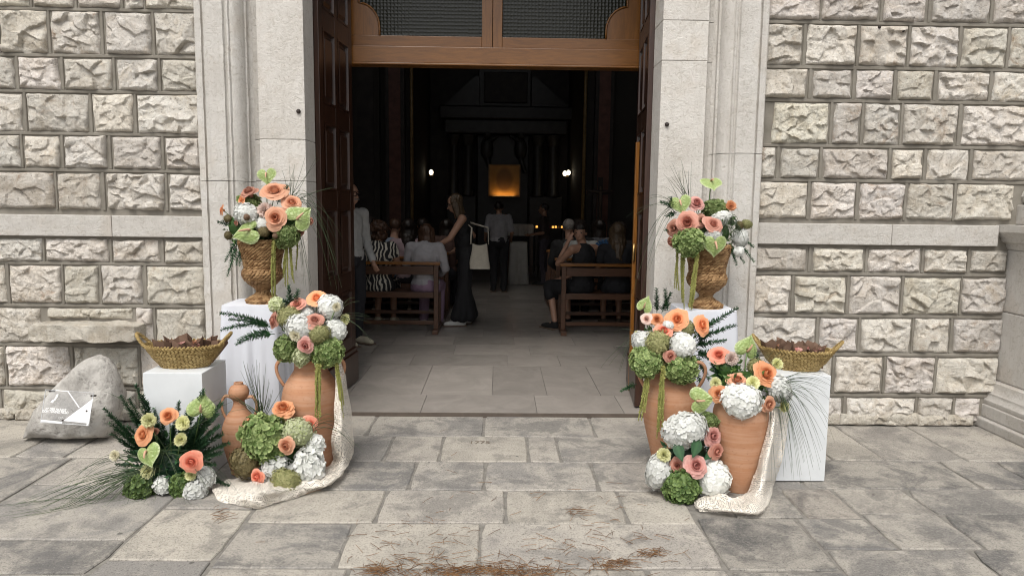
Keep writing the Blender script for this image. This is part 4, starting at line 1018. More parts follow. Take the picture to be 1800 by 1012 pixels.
# blue hand fan she holds
c = onY(1063,443,3.95); fan = thing('hand_fan', 'small blue folding fan held open on the rear right pew', 'fan', c)
for k in range(7):
    a = RAD(70+k*16); m = MB(); M = Matrix.Rotation(-a+math.pi/2, 4, 'Y'); m.box(-.016,.016,-.002+.001*(k%2),.002+.001*(k%2),.02,.16,M=M); m.build('blade', cloth((.03,.10,.22),'fan'), fan)
def back(label, px, y, **k):
    J = pose(True); J['head'] += V(random.uniform(-.02,.02), random.uniform(-.02,.03), random.uniform(-.03,.03))
    person(label, (seat_at(px,y), y, FZ), RAD(random.uniform(-8,8)), J, vox=.016, bottom=(.02,.02,.025), **k)
back('dark-haired guest in black behind the curly-haired woman, second left pew', 650, 4.45, top=(.02,.02,.02), sleeve=.4, hair='long', hairm=HAIRD, skin=SKIN2)
back('guest in pale blue shirt on the second left pew', 692, 4.47, top=(.25,.30,.38), sleeve=.5, hair='short', hairm=HAIRB)
back('guest with black hair and pale pink top on the second left pew', 716, 4.42, top=(.38,.28,.30), sleeve=.3, hair='long', hairm=HAIRD)
back('dark-haired guest in brown on the third left pew beside the aisle', 783, 5.3, top=(.09,.05,.04), sleeve=.3, hair='shoulder', hairm=HAIRD)
back('short-haired guest in black on the third left pew', 742, 5.32, top=(.02,.02,.02), sleeve=.5, hair='short', hairm=HAIRD)
back('grey-haired man in dark jacket on the second right pew', 1000, 4.5, top=(.02,.02,.022), sleeve=1., hair='short', hairm=HAIRG)
back('dark-haired guest in white top on the second right pew', 1022, 4.4, top=(.42,.42,.40), sleeve=.5, hair='bun', hairm=HAIRD)
back('dark-haired guest in black on the third right pew', 1016, 5.3, top=(.02,.02,.02), sleeve=.5, hair='short', hairm=HAIRD)
back('guest with a big dark mane of hair on the second right pew', 1086, 4.5, top=(.03,.025,.025), sleeve=.5, hair='curly', hairm=HAIRD)
back('dark-haired guest in grey on the third right pew', 1050, 5.35, top=(.10,.10,.11), sleeve=.5, hair='shoulder', hairm=HAIRD)

# ------------------------------------------------------------------ flower meshes (unit size, axis +z, shared by every copy)
def rose_mesh(name, N=30, openness=1., seed=0, frill=0., tight=.10, nu=6, nt=5):
    r = random.Random(seed); m = MB()
    for i in range(N):
        f = i/(N-1); a0 = i*2.39996+r.uniform(-.22,.22)
        R0 = .17+tight*.3+(openness-.17)*f**1.2; hh = lerp(.84, .42, f**1.7)*r.uniform(.92,1.06); wrap = lerp(1.75, .80, f**.8)*r.uniform(.92,1.12)
        cur = (.03+.17*f)*r.uniform(.7,1.5); ph = r.uniform(0,6); vs = []; tn = []; to = r.uniform(-.14,.14); ecc = r.uniform(-.10,.08)
        for j in range(nt+1):
            for k in range(nu+1):
                u = k/nu*2-1; t = j/nt*(1-.20*abs(u)**2.6)
                rad = R0*lerp(1.12*math.sin(lerp(2.45, 1.9, min(1, f*2.2))*t), min(1,(1.35*t)**.9*(1-.12*t)), min(1, f*1.5))
                z = -.12+hh*t**lerp(.9, .75, f)
                e = max(0, t-.70)/.30; rad += cur*e*e; z -= cur*1.05*e*e
                wv = (.026+frill)*math.sin(u*(3.2+frill*70+2*to*10)+ph)*t*t*(.5+f)
                a = a0+u*wrap*(.45+.55*min(1, t*1.7))
                vs.append(((rad+wv+ecc*t)*math.cos(a), (rad+wv+ecc*t)*math.sin(a), z+wv+.1)); tn.append(min(1, max(0, .06+.42*f+to+(.55*e if t > .7 else -.12*(1-t)))))
        W = nu+1; m.add(vs, [(j*W+k, j*W+k+1, (j+1)*W+k+1, (j+1)*W+k) for j in range(nt) for k in range(nu)], 0, tn)
    # calyx
    m.ell((0,0,-.10), .26,.26,.22, 8, 6, 1)
    return m.mesh(name)
def carnation_mesh(name, seed):
    r = random.Random(seed); m = MB()
    for i in range(46):
        f = i/45; a0 = i*2.39996; lean = .12+1.35*f**.8
        vs = []; tn = []; ph = r.uniform(0,6); L = .95*r.uniform(.85,1.05); W0 = .36*r.uniform(.8,1.2)
        for j in range(5):
            t = j/4
            for k in range(6):
                u = k/5*2-1
                x = u*W0*(.25+.9*t); w = .13*math.sin(u*7+ph)*t+.07*math.sin(u*13+ph)*t*t
                rr = L*t*math.sin(lean)+w*math.cos(lean); z = L*t*math.cos(lean)*.75+w*math.sin(lean)-.1
                vs.append((rr*math.cos(a0)-x*math.sin(a0), rr*math.sin(a0)+x*math.cos(a0), z)); tn.append(.3+.7*t if t < .9 else 1)
        m.add(vs, [(j*6+k, j*6+k+1, (j+1)*6+k+1, (j+1)*6+k) for j in range(4) for k in range(5)], 0, tn)
    m.ell((0,0,-.2), .22,.22,.3, 8, 6, 1)
    return m.mesh(name)
def hydrangea_mesh(name, N, fl, seed, cover=.82, rough=.05, core=.84, bud=0., cupped=0.):
    r = random.Random(seed); m = MB(); sq = fl
    lump = [(Vector((r.gauss(0,1),r.gauss(0,1),r.gauss(0,1))).normalized(), r.uniform(.08,.17)) for _ in range(11)]
    NB = int(N*.55)
    for i2 in range(N+NB):
        under = i2 >= N; i = i2-N if under else i2; NN = NB if under else N
        z = 1-(i+.5)/NN*(1+cover); rr = math.sqrt(max(0,1-z*z)); a = i*2.39996+r.uniform(-.2,.2)
        n = Vector((rr*math.cos(a), rr*math.sin(a), z)); b = sum(h*max(0, n.dot(d)-.55)*2.2 for d, h in lump)
        c = n*(1+b+r.uniform(-rough, rough)-(.11 if under else 0))
        jt = .25+cupped*.5; n2 = (n+Vector((r.gauss(0,jt),r.gauss(0,jt),r.gauss(0,jt)))).normalized(); q = n2.to_track_quat('Z','Y').to_matrix()@Matrix.Rotation(r.uniform(0,1.57),3,'Z')
        tone = r.random(); s = sq*r.uniform(.78,1.2); up = r.uniform(-.05,.30)+cupped*r.uniform(.6,1.8)
        for k in range(4):
            R3 = q@Matrix.Rotation(k*math.pi/2+r.uniform(-.12,.12),3,'Z')
            l = s*r.uniform(.88,1.1); pts = [(.02*s,-.12*l,0),(.02*s,.12*l,0),(.55*l,-.56*l,up*.30*s),(.60*l,0,up*.12*s),(.55*l,.56*l,up*.30*s),(.95*l,-.36*l,up*.75*s),(1.06*l,0,up*.62*s),(.95*l,.36*l,up*.75*s)]
            m.add([c+R3@Vector(p) for p in pts], [(0,3,2),(0,1,3),(1,4,3),(2,3,6,5),(3,4,7,6)], 0, [max(0,tone*.4-.15)]*2+[tone*.5+.05]*3+[tone*.5+.5]*3)
        m.ell(c+n2*.015, .022*s/.13,.022*s/.13,.02*s/.13, 5, 3, 0, .6 if bud == 0 else bud)
    cs = MB(); cs.ell((0,0,0), core,core,core, 20, 14)
    cv = [Vector(p)*(1+sum(h*max(0, Vector(p).normalized().dot(d)-.55)*2.2 for d, h in lump)) for p in cs.v]; m.add(cv, cs.f, 1)
    return m.mesh(name)
def anthurium_mesh(name, seed, cup=.22):
    m = MB(); r = random.Random(seed); nr, na = 7, 32; vs = [(0,.1,-.04)]; tn = [.05]
    for j in range(1, nr+1):
        f = j/nr
        for k in range(na):
            t = 2*math.pi*k/na
            x = 16*math.sin(t)**3/17*1.02; y = (13*math.cos(t)-5*math.cos(2*t)-2*math.cos(3*t)-math.cos(4*t))/17*1.05
            x, y = x*f, .30*(1-f)+y*f
            z = -cup*f*f*(.35+.65*abs(x))+.05*math.sin(t*5+seed)*f*f + .10*math.exp(-((x/.12)**2))*0
            vs.append((x, y, z-.10*max(0,-y)**2)); tn.append(.15+.6*f if f < .95 else .95)
    fs = [(0, 1+k, 1+(k+1)%na) for k in range(na)]+[(1+j*na+k, 1+(j+1)*na+k, 1+(j+1)*na+(k+1)%na, 1+j*na+(k+1)%na) for j in range(nr-1) for k in range(na)]
    m.add(vs, fs, 0, tn); sp = MB()
    sp.tube([(0,.30,0),(0,.26,.10),(.01,.12,.24),(.015,-.05,.34),(.02,-.2,.40),(.02,-.27,.42)], [.075,.085,.08,.07,.05,.01], 10)
    return m.mesh(name), sp.mesh('spadix')
LEAFG = mat_leaf('fresh_leaf', (.035,.085,.018), (.11,.20,.05)); LEAFD = mat_leaf('dark_sprig', (.012,.045,.020), (.05,.125,.05), .4, .12); GRASSM = mat_leaf('bear_grass', (.025,.05,.022), (.085,.125,.055), .45, .1)
STEMG = simple('green_stem', (.10,.17,.05), .5); AMAR = mat_leaf('amaranth_tassel', (.18,.19,.045), (.42,.41,.13), .7, .15); SPADIX = simple('pink_spadix', (.60,.36,.24), .6, .12, 20, .4, 90, .01)
COREG = simple('leafy_core', (.05,.09,.025), .7, .3, 12, .5, 30, .03); COREW = simple('pale_core', (.62,.63,.56), .8, .15, 12, .5, 30, .03); COREB = simple('brown_core', (.10,.10,.04), .8, .3, 20, .5, 40, .03)
PM = {'peach': petal_mat('peach_rose',(0.694,0.260,0.105),(.78,.42,.25)), 'orange': petal_mat('orange_rose',(0.850,0.299,0.070),(.86,.40,.17)), 'coral': petal_mat('coral_rose',(0.850,0.195,0.084),(.88,.36,.22)),
      'rust': petal_mat('rust_rose',(0.470,0.169,0.098),(.62,.30,.20)), 'pink': petal_mat('dusty_pink_rose',(0.616,0.208,0.168),(.76,.42,.36)), 'salmon': petal_mat('salmon_rose',(0.616,0.221,0.140),(.72,.35,.25)), 'blush': petal_mat('blush_flower',(.70,.42,.33),(.82,.66,.58)),
      'yellow': petal_mat('lime_carnation',(.52,.56,.14),(.82,.81,.45)), 'cream': petal_mat('cream_carnation',(.60,.52,.30),(.80,.76,.58)),
      'green': petal_mat('green_hydrangea',(.075,.15,.02),(.46,.56,.20),.28), 'dgreen': petal_mat('dark_green_hydrangea',(.04,.095,.015),(.24,.35,.085),.25), 'white': petal_mat('white_hydrangea',(.70,.715,.66),(.85,.85,.84),.22), 'antique': petal_mat('antique_hydrangea',(.13,.15,.035),(.50,.47,.20),.2), 'brown': petal_mat('brown_seed_head',(.10,.08,.025),(.34,.27,.11),.2), 'lime': petal_mat('lime_white_hydrangea',(.38,.45,.16),(.76,.77,.56),.25), 'pod': petal_mat('brown_pod',(.12,.06,.03),(.33,.21,.12),.1)}
FM = {'rose': [rose_mesh('rose', 30, 1., 1), rose_mesh('rose', 26, .82, 2, tight=.13), rose_mesh('rose', 34, 1.12, 3, .01), rose_mesh('rose', 22, .74, 9, .02), rose_mesh('rose', 28, .95, 14, .02)], 'garden': [rose_mesh('garden_rose', 44, 1.1, 5, .03, .2, 5, 4), rose_mesh('garden_rose', 40, 1.05, 6, .035, .22, 5, 4)],
      'carn': [carnation_mesh('carnation', 1), carnation_mesh('carnation', 2)], 'hyd': [hydrangea_mesh('hydrangea', 190, .185, 1, .82, .045, .945), hydrangea_mesh('hydrangea', 175, .19, 2, .82, .045, .945), hydrangea_mesh('hydrangea', 200, .18, 3, .82, .045, .945)], 'hydg': [hydrangea_mesh('hydrangea', 165, .205, 11, .82, .07, .90, 0., .35), hydrangea_mesh('hydrangea', 150, .215, 12, .82, .07, .90, 0., .35)],
      'ant': [hydrangea_mesh('antique_hydrangea', 330, .095, 4, .9, .06, .88, .8), hydrangea_mesh('antique_hydrangea', 300, .10, 5, .9, .06, .88, .9)], 'stock': [hydrangea_mesh('stock_flower', 105, .27, 8, .95, .10, .80, 0., .22)]}
AN = [anthurium_mesh('spathe', 1), anthurium_mesh('spathe', 2, .30), anthurium_mesh('spathe', 3, .12)]
NAMES = {'rose':'rose','garden':'garden_rose','carn':'carnation','hyd':'hydrangea','ant':'antique_hydrangea','hydg':'hydrangea','stock':'stock_flower'}
PROTO = {}
def flower_proto(kind, var, col):
    key = (kind, var, col)
    if key not in PROTO:
        me = FM[kind][var].copy(); me.materials.clear(); me.materials.append(PM[col])
        me.materials.append(STEMG if kind in ('rose','garden','carn') else {'white':COREW,'lime':COREW,'antique':COREB,'brown':COREB,'pod':COREB}.get(col, COREG))
        me.polygons.foreach_set('use_smooth', [True]*len(me.polygons)); PROTO[key] = me
    return PROTO[key]
ANP = []
for sp, sx in AN:
    sp.materials.append(mat_anthurium() if not ANP else ANP[0][0].materials[0]); sx.materials.append(SPADIX)
    for q in (sp, sx): q.polygons.foreach_set('use_smooth', [True]*len(q.polygons))
    ANP.append((sp, sx))
class Arr:
    """one flower arrangement: an Empty that parents every bloom, sprig and spray of it"""
    def __init__(s, label, y, core, group='wedding flower arrangements'):
        s.y = y; c = onY(core[0], core[1], y); s.c = c; s.k = (c-CAM).dot(AF)/FPX      # metres per photo pixel at its depth
        s.root = thing('flower_arrangement', label, 'flowers', c, group); s.rng = random.Random(int(core[0]))
    def at(s, px, py, d=0.): return onY(px, py, s.y-d)-s.c
    def fl(s, kind, col, px, py, r, axis=(0,0), d=.05, sq=1., var=None, stem=True, deep=1.):
        kind = 'hydg' if kind == 'hyd' and col in ('green','dgreen','lime') else kind; p = s.at(px, py, d); var = s.rng.randrange(len(FM[kind])) if var is None else var
        R = r*(s.k-d/FPX*.8)*({'rose':.86,'garden':.78,'hyd':.86,'hydg':.84,'ant':.92,'stock':.86}.get(kind,1.)); o = bpy.data.objects.new(NAMES[kind], flower_proto(kind, var, col)); COL.objects.link(o); o.parent = s.root
        ax = Vector((axis[0]+s.rng.uniform(-.08,.08), -1, axis[1]+s.rng.uniform(-.08,.08))).normalized()
        Rm = ax.to_track_quat('Z','Y').to_matrix().to_4x4()@Matrix.Rotation(s.rng.uniform(0,6.28),4,'Z')
        if kind in ('hyd','hydg','ant','stock'): o.matrix_local = Matrix.Translation(p)@Matrix.Diagonal((R, R*.85*deep, R*sq, 1))@Rm
        else: o.matrix_local = Matrix.Translation(p-ax*R*.25)@Rm@Matrix.Diagonal((R*s.rng.uniform(.92,1.1), R*s.rng.uniform(.9,1.06), R*sq*s.rng.uniform(.85,1.15), 1))
        if stem:
            e = Vector((0,.02,-.04)); L = (p-e).length
            if L > .05:
                m = MB(); a = p-ax*R*.2; m.tube([a, a.lerp(e,.4)-ax*.02*0+Vector((0,0,-.01)), e], .0028, 5)
                m.build('stem', STEMG, s.root, smooth=True)
        return o
    def anth(s, px, py, r, axis=(0,0), roll=0, d=.09, var=0, sx=1.):
        p = s.at(px, py, d); R = r*s.k*1.04; ax = Vector((axis[0], -1, axis[1])).normalized()
        Rm = ax.to_track_quat('Z','Y').to_matrix().to_4x4()@Matrix.Rotation(RAD(roll),4,'Z')
        e = bpy.data.objects.new('anthurium', ANP[var][0]); COL.objects.link(e); e.parent = s.root
        e.matrix_local = Matrix.Translation(p)@Rm@Matrix.Diagonal((R*sx, R, R, 1))
        sp = bpy.data.objects.new('spadix', ANP[var][1]); COL.objects.link(sp); sp.parent = e
        b = p+(Rm@Vector((0,.30*R,-.02*R)))
        m = MB(); end = Vector((p.x*.3, .02, min(p.z-.06, -.02))); m.tube([b, b.lerp(end,.35)+Vector((0,.012,-.012)), b.lerp(end,.7)+Vector((0,.01,-.01)), end], .0035, 6); m.build('stem', STEMG, s.root, smooth=True)
    def sprig(s, p0, p1, d0=0., d1=.05, sag=.12, leaf=.022, dens=260, mat=None, wid=.22):
        a, b = s.at(*p0, d0), s.at(*p1, d1); L = (b-a).length; r = s.rng; m = MB(); n = max(6, int(L/.02))
        mid = (a+b)/2+Vector((0,0,L*sag)); P = [a*(1-t)**2+mid*2*t*(1-t)+b*t*t for t in [i/n for i in range(n+1)]]
        m.tube(P, [lerp(.0028,.0009,i/n) for i in range(n+1)], 4, 0, False, .25)
        leaf *= 1.7; cnt = int(L*dens*1.5)
        for i in range(cnt):
            t = .08+.92*(i+r.random())/cnt; j = min(n-1, int(t*n)); c = P[j].lerp(P[j+1], t*n-j); T = (P[j+1]-P[j]).normalized()
            o1 = T.orthogonal().normalized(); o1 = Matrix.Rotation(i*2.4+r.uniform(-.5,.5),3,T)@o1
            ln = leaf*r.uniform(.75,1.2)*(1-.5*t); dr = (o1*.95+T*r.uniform(.35,.8)).normalized(); w = dr.cross(T).normalized()*ln*wid; nn = w.cross(dr).normalized()*ln*.12
            m.add([c, c+dr*ln*.5+w+nn, c+dr*ln, c+dr*ln*.5-w+nn], [(0,1,2),(0,2,3)], 0, r.random())
        m.build('sprig', mat or LEAFD, s.root)
    def grass(s, base, tips, n=3, d0=.03, d1=.15, spread=14, rad=.0012, arch=.18, name='grass_spray', dd=.06):
        m = MB(); r = s.rng
        for tp in tips:
            ar = tp[2] if len(tp) > 2 else arch; dq = tp[3] if len(tp) > 3 else d1
            for q in range(n):
                a = s.at(base[0]+r.uniform(-6,6), base[1]+r.uniform(-6,6), d0+r.uniform(-.02,.02)); b = s.at(tp[0]+r.gauss(0,spread), tp[1]+r.gauss(0,spread*.8), dq+r.uniform(-dd,dd))
                L = (b-a).length; mid = (a+b)/2+Vector((0,0,L*ar*r.uniform(.7,1.4)))+Vector((r.uniform(-.02,.02),r.uniform(-.03,.03),0))
                wz = s.c.z+.004
                P = []
                for i in range(13):
                    t = i/12; p = a*(1-t)**2+mid*2*t*(1-t)+b*t*t; p.z = max(p.z, .006-s.c.z); P.append(p)
                m.tube(P, [lerp(rad*1.7, rad*.5, (i/12)**1.5) for i in range(13)], 3, 0, False, r.random())
        return m.build(name, GRASSM, s.root, smooth=True, kind='stuff')
    def amar(s, top, bot, d0=.12, d1=.13, strands=5, spread=5, thick=.0055):
        a, b = s.at(*top, d0), s.at(*bot, d1); r = s.rng; m = MB()
        for q in range(strands):
            aa = a+Vector((r.uniform(-1,1)*spread*s.k*.4, r.uniform(-.012,.012), 0)); L = (b-a).length*r.uniform(.68,1.04); bb = aa+(b-a).normalized()*L+Vector((r.uniform(-1,1)*spread*s.k,r.uniform(-.014,.014),0))
            n = 26; P = []
            for i in range(n+1):
                t = i/n; p = aa.lerp(bb,t)+Vector((math.sin(t*5+q)*.003, -.02*math.sin(t*math.pi*.5)*0, 0)); P.append(p)
            m.tube(P, [thick*(.55+.45*math.sin(min(1,t*6)*1.57))*(1-.55*t**2) for t in [i/n for i in range(n+1)]], 5, 0, True, .4)
            for i in range(int(L*520)):
                t = r.random(); c = aa.lerp(bb,t)+Vector((math.sin(t*5+q)*.003,0,0)); v = Vector((r.gauss(0,1),r.gauss(0,1),r.gauss(0,.6)-.3)).normalized(); sz = thick*r.uniform(.9,1.6)*(1-.4*t)
                w = v.orthogonal().normalized()*sz*.55; m.add([c, c+v*sz+w, c+v*sz*1.7, c+v*sz-w], [(0,1,2),(0,2,3)], 0, r.random())
        m.build('amaranth_tassel', AMAR, s.root)
    def leafmass(s, px, py, rx, ry, d=0., n=90, size=.04, mat=None, dep=.7):
        c = s.at(px, py, d); r = s.rng; m = MB(); n = int(n*1.5); rx *= 1.14; ry *= 1.14
        for i in range(n):
            v = Vector((r.gauss(0,1),r.gauss(0,1),r.gauss(0,1))).normalized()*r.uniform(.6,1.); p = c+Vector((v.x*rx*s.k, v.y*rx*s.k*dep, v.z*ry*s.k)); p.z = max(p.z, .012-s.c.z)
            dr = (v+Vector((r.gauss(0,.4),r.gauss(0,.4),r.gauss(0,.4)))).normalized(); w = dr.orthogonal().normalized(); w = Matrix.Rotation(r.uniform(0,6),3,dr)@w; ln = size*r.uniform(.6,1.2); nn = dr.cross(w)
            m.add([p, p+dr*ln*.4+w*ln*.28+nn*ln*.06, p+dr*ln*.45, p+dr*ln*.4-w*ln*.28+nn*ln*.06, p+dr*ln-nn*ln*.12], [(0,1,2),(0,2,3),(1,4,2),(2,4,3)], 0, r.random())
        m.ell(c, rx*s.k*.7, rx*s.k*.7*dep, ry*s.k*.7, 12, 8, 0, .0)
        m.build('foliage', mat or LEAFG, s.root)
    def leaf(s, px, py, r, axis=(0,0), roll=0, d=.1):
        p = s.at(px, py, d); R = r*s.k; m = MB(); n = 10; vs = []; tn = []
        for j in range(n+1):
            t = j/n; w = .62*math.sin(math.pi*t**.8)*(1-.25*t)
            for k in range(5):
                u = k/2-1; vs.append((w*u, 1-2*t, .10*abs(u)*w-.18*(t-.3)**2+.03*math.sin(t*25)*abs(u))); tn.append(.5+.4*(abs(u) < .1))
        m.add(vs, [(j*5+k, j*5+k+1, (j+1)*5+k+1, (j+1)*5+k) for j in range(n) for k in range(4)], 0, tn)
        o = m.build('broad_leaf', LEAFD, s.root, smooth=True); ax = Vector((axis[0],-1,axis[1])).normalized()
        o.matrix_local = Matrix.Translation(p)@ax.to_track_quat('Z','Y').to_matrix().to_4x4()@Matrix.Rotation(RAD(roll),4,'Z')@Matrix.Diagonal((R,R,R,1))

# ------------------------------------------------------------------ plinths, urns, baskets, pots
def white_cube(label, x0, x1, y0, y1, h):
    m = MB(); cx, cy = (x0+x1)/2, (y0+y1)/2; m.box(x0-cx, x1-cx, y0-cy, y1-cy, .003, h)
    return tag(m.build('display_cube', WHITEP, bevel=.003, loc=(cx, cy, 0)), label, 'plinth', 'white display cubes')
q0, q1, q2 = onZ(253,654,.63), onZ(356.5,656,.63), onZ(395,632,.63)
CLX = (q0.x, (q1.x+q2.x)/2, q1.y, q2.y)
white_cube('white painted cube plinth under the left straw basket', *CLX, .63)
q3 = onZ(1446,846); CRX = (q3.x-.345, q3.x+.01, q3.y, q3.y+.34)
white_cube('white painted cube plinth under the right straw basket', *CRX, .63)
def draped(label, x0, x1, y0, y1, h, seed):
    t = thing('draped_pedestal', label, 'pedestal', ((x0+x1)/2, (y0+y1)/2, 0), 'cloth-covered pedestals'); w, d = (x1-x0)/2, (y1-y0)/2; r = random.Random(seed)
    m = MB(); m.box(-w*.93, w*.93, -d*.93, d*.93, .004, h-.006); m.build('pedestal_core', WHITEP, t)
    c = MB(); n = 120; J = 22; ph = [r.uniform(0,6) for _ in range(4)]
    for j in range(J+1):
        f = j/J
        for k in range(n):
            a = 2*math.pi*k/n; ca, sa = math.cos(a), math.sin(a); q = (abs(ca)**8+abs(sa)**8)**(1/8)
            fold = f*(.020*math.sin(a*11+ph[0])+.014*math.sin(a*17+ph[1])+.012*math.sin(a*5+ph[2]))*(.3+.7*abs(math.cos(2*a))**.5) + .045*f*abs(math.sin(2*a))**6+.012*f
            R = (1/q)
            z = h*(1-f)+.008*f if j > 0 else h
            x, y = (w+.004)*ca*R+ca*fold, (d+.004)*sa*R+sa*fold
            if j == 0: x *= .985; y *= .985; z = h+.001
            c.v.append((x, y, z)); c.t.append(.5)
    c.f = [(j*n+k, (j+1)*n+k, (j+1)*n+(k+1)%n, j*n+(k+1)%n) for j in range(J) for k in range(n)]+[tuple(range(n))]; c.m = [0]*len(c.f)
    c.build('tablecloth', LINEN, t, smooth='auto'); return t
q = onZ(385,538,.915); qR = onZ(482,538,.915); qb = onZ(420,523,.915)
DL = (q.x, q.x+.36, q.y, q.y+.38)
draped('tall pedestal under a white cloth left of the doorway', *DL, .915, 3)
q = onZ(1299,548,.915); DR = (q.x-.36, q.x, q.y, q.y+.38)
draped('tall pedestal under a white cloth right of the doorway', *DR, .915, 9)
def bead(m, c, dr, up, L, w, h, tone):
    """one strand of a plait: a fat little spindle"""
    dr = dr.normalized(); sd = dr.cross(up).normalized(); up = sd.cross(dr)
    vs = [c-dr*L*.5]; 
    for t, k in ((-.28,.8),(.0,1.),(.28,.8)):
        for q in range(6):
            a = 2*math.pi*q/6; vs.append(c+dr*L*t+sd*(w*k*math.cos(a))+up*(h*k*math.sin(a)))
    vs.append(c+dr*L*.5)
    fs = [(0,1+(q+1)%6,1+q) for q in range(6)]+[(1+j*6+q,1+j*6+(q+1)%6,7+j*6+(q+1)%6,7+j*6+q) for j in range(2) for q in range(6)]+[(19,13+q,13+(q+1)%6) for q in range(6)]
    m.add(vs, fs, 0, tone)
def woven(prof, pitch, L, w, h, sx=1., sy=1., slant=.45, r=None, herring=False):
    m = MB(); pts = [Vector((a,0,b)) for a, b in prof]; seg = [(q-p).length for p, q in zip(pts, pts[1:])]; tot = sum(seg); nrow = int(tot/pitch); r = r or random.Random(1)
    for i in range(nrow):
        s = (i+.5)*pitch; j = 0
        while j < len(seg)-1 and s > seg[j]: s -= seg[j]; j += 1
        p = pts[j].lerp(pts[j+1], min(1, s/seg[j])); tn = (pts[j+1]-pts[j]).normalized(); nn = Vector((tn.z, 0, -tn.x))
        cnt = max(6, int(2*math.pi*p.x*(sx+sy)/2/(L*.66))); wob = r.uniform(-.002,.002)
        for k in range(cnt):
            a = 2*math.pi*(k+(.5 if i%2 else 0)+r.uniform(-.12,.12))/cnt; ca, sa = math.cos(a), math.sin(a)
            c = Vector((p.x*sx*ca, p.x*sy*sa, p.z+wob)); T = Vector((-sx*sa, sy*ca, 0)).normalized(); U = Vector((tn.x*sx*ca, tn.x*sy*sa, tn.z)).normalized(); N = T.cross(U)
            if N.dot(Vector((ca, sa, 0))) < 0 and abs(tn.z) > .2: N = -N
            sl = slant*(1 if (i%2 or not herring) else -1)+r.uniform(-.15,.15)
            bead(m, c+N*r.uniform(-.001,.002), T*math.cos(sl)+U*math.sin(sl), N, L*r.uniform(.9,1.15), w, h, r.random())
    return m
UPROF = [(.02,.0),(.105,.004),(.108,.018),(.085,.034),(.05,.055),(.036,.075),(.045,.095),(.085,.125),(.118,.16),(.128,.19),(.122,.215),(.113,.235),(.118,.28),(.130,.33),(.141,.375),(.146,.405),(.138,.41)]
um = woven(UPROF, .0155, .036, .0088, .0078)
um.lathe([(a*.93,b) for a, b in UPROF]+[(.11,.39),(.0,.39)], 32, tone=0.)
ume = um.mesh('urn_weave')
def urn(label, x, y, z):
    t = thing('woven_urn', label, 'urn', (x, y, z), 'woven urns'); o = obj('urn_body', ume, URNW, t, 'auto')
    m = woven([(.142,.398),(.143,.420)], .0105, .034, .0085, .0085, r=random.Random(4), herring=True); m.build('rim_plait', URNW, t, smooth='auto'); return t
pu1 = onY(463, 527, DL[2]+.19); pu2 = onY(1240, 541, DR[2]+.19)
urn('brown braided wicker urn on the left draped pedestal', pu1.x, DL[2]+.19, .916)
urn('brown braided wicker urn on the right draped pedestal', pu2.x, DR[2]+.19, .916)
# straw baskets
BP = [(.0,.0),(.60,.003),(.66,.02),(.80,.06),(.93,.105),(1.0,.135)]
bm_ = woven([(a, b) for a, b in [(x*.26, z) for x, z in BP]], .0125, .030, .0075, .0045, 1., .60, .60, random.Random(8), True)
bm_.lathe([(x*.255, z+.001) for x, z in BP]+[(.235,.12),(.16,.012),(0,.012)], 48, sx=1, sy=.6, tone=0.)
bme = bm_.mesh('basket_weave')
def handle_loop(m, s, r):
    P = [Vector((s*(.245+.07*math.sin(t)+.035*t/3.14), .06*math.cos(t), .125+.085*math.sin(t)*1.0)) for t in [math.pi*i/16 for i in range(17)]]
    P = [Vector((s*(.235+.075*math.sin(math.pi*i/16)), .055*math.cos(math.pi*i/16), .128+.082*math.sin(math.pi*i/16))) for i in range(17)]
    for i in range(64):
        u = i/64*16; j = int(u); c = P[j].lerp(P[j+1], u-j); T = (P[j+1]-P[j]).normalized(); o = T.orthogonal().normalized(); o = Matrix.Rotation(i*1.25,3,T)@o
        bead(m, c+o*.006, T*.8+o.cross(T)*.5, o, .03, .006, .006, r.random())
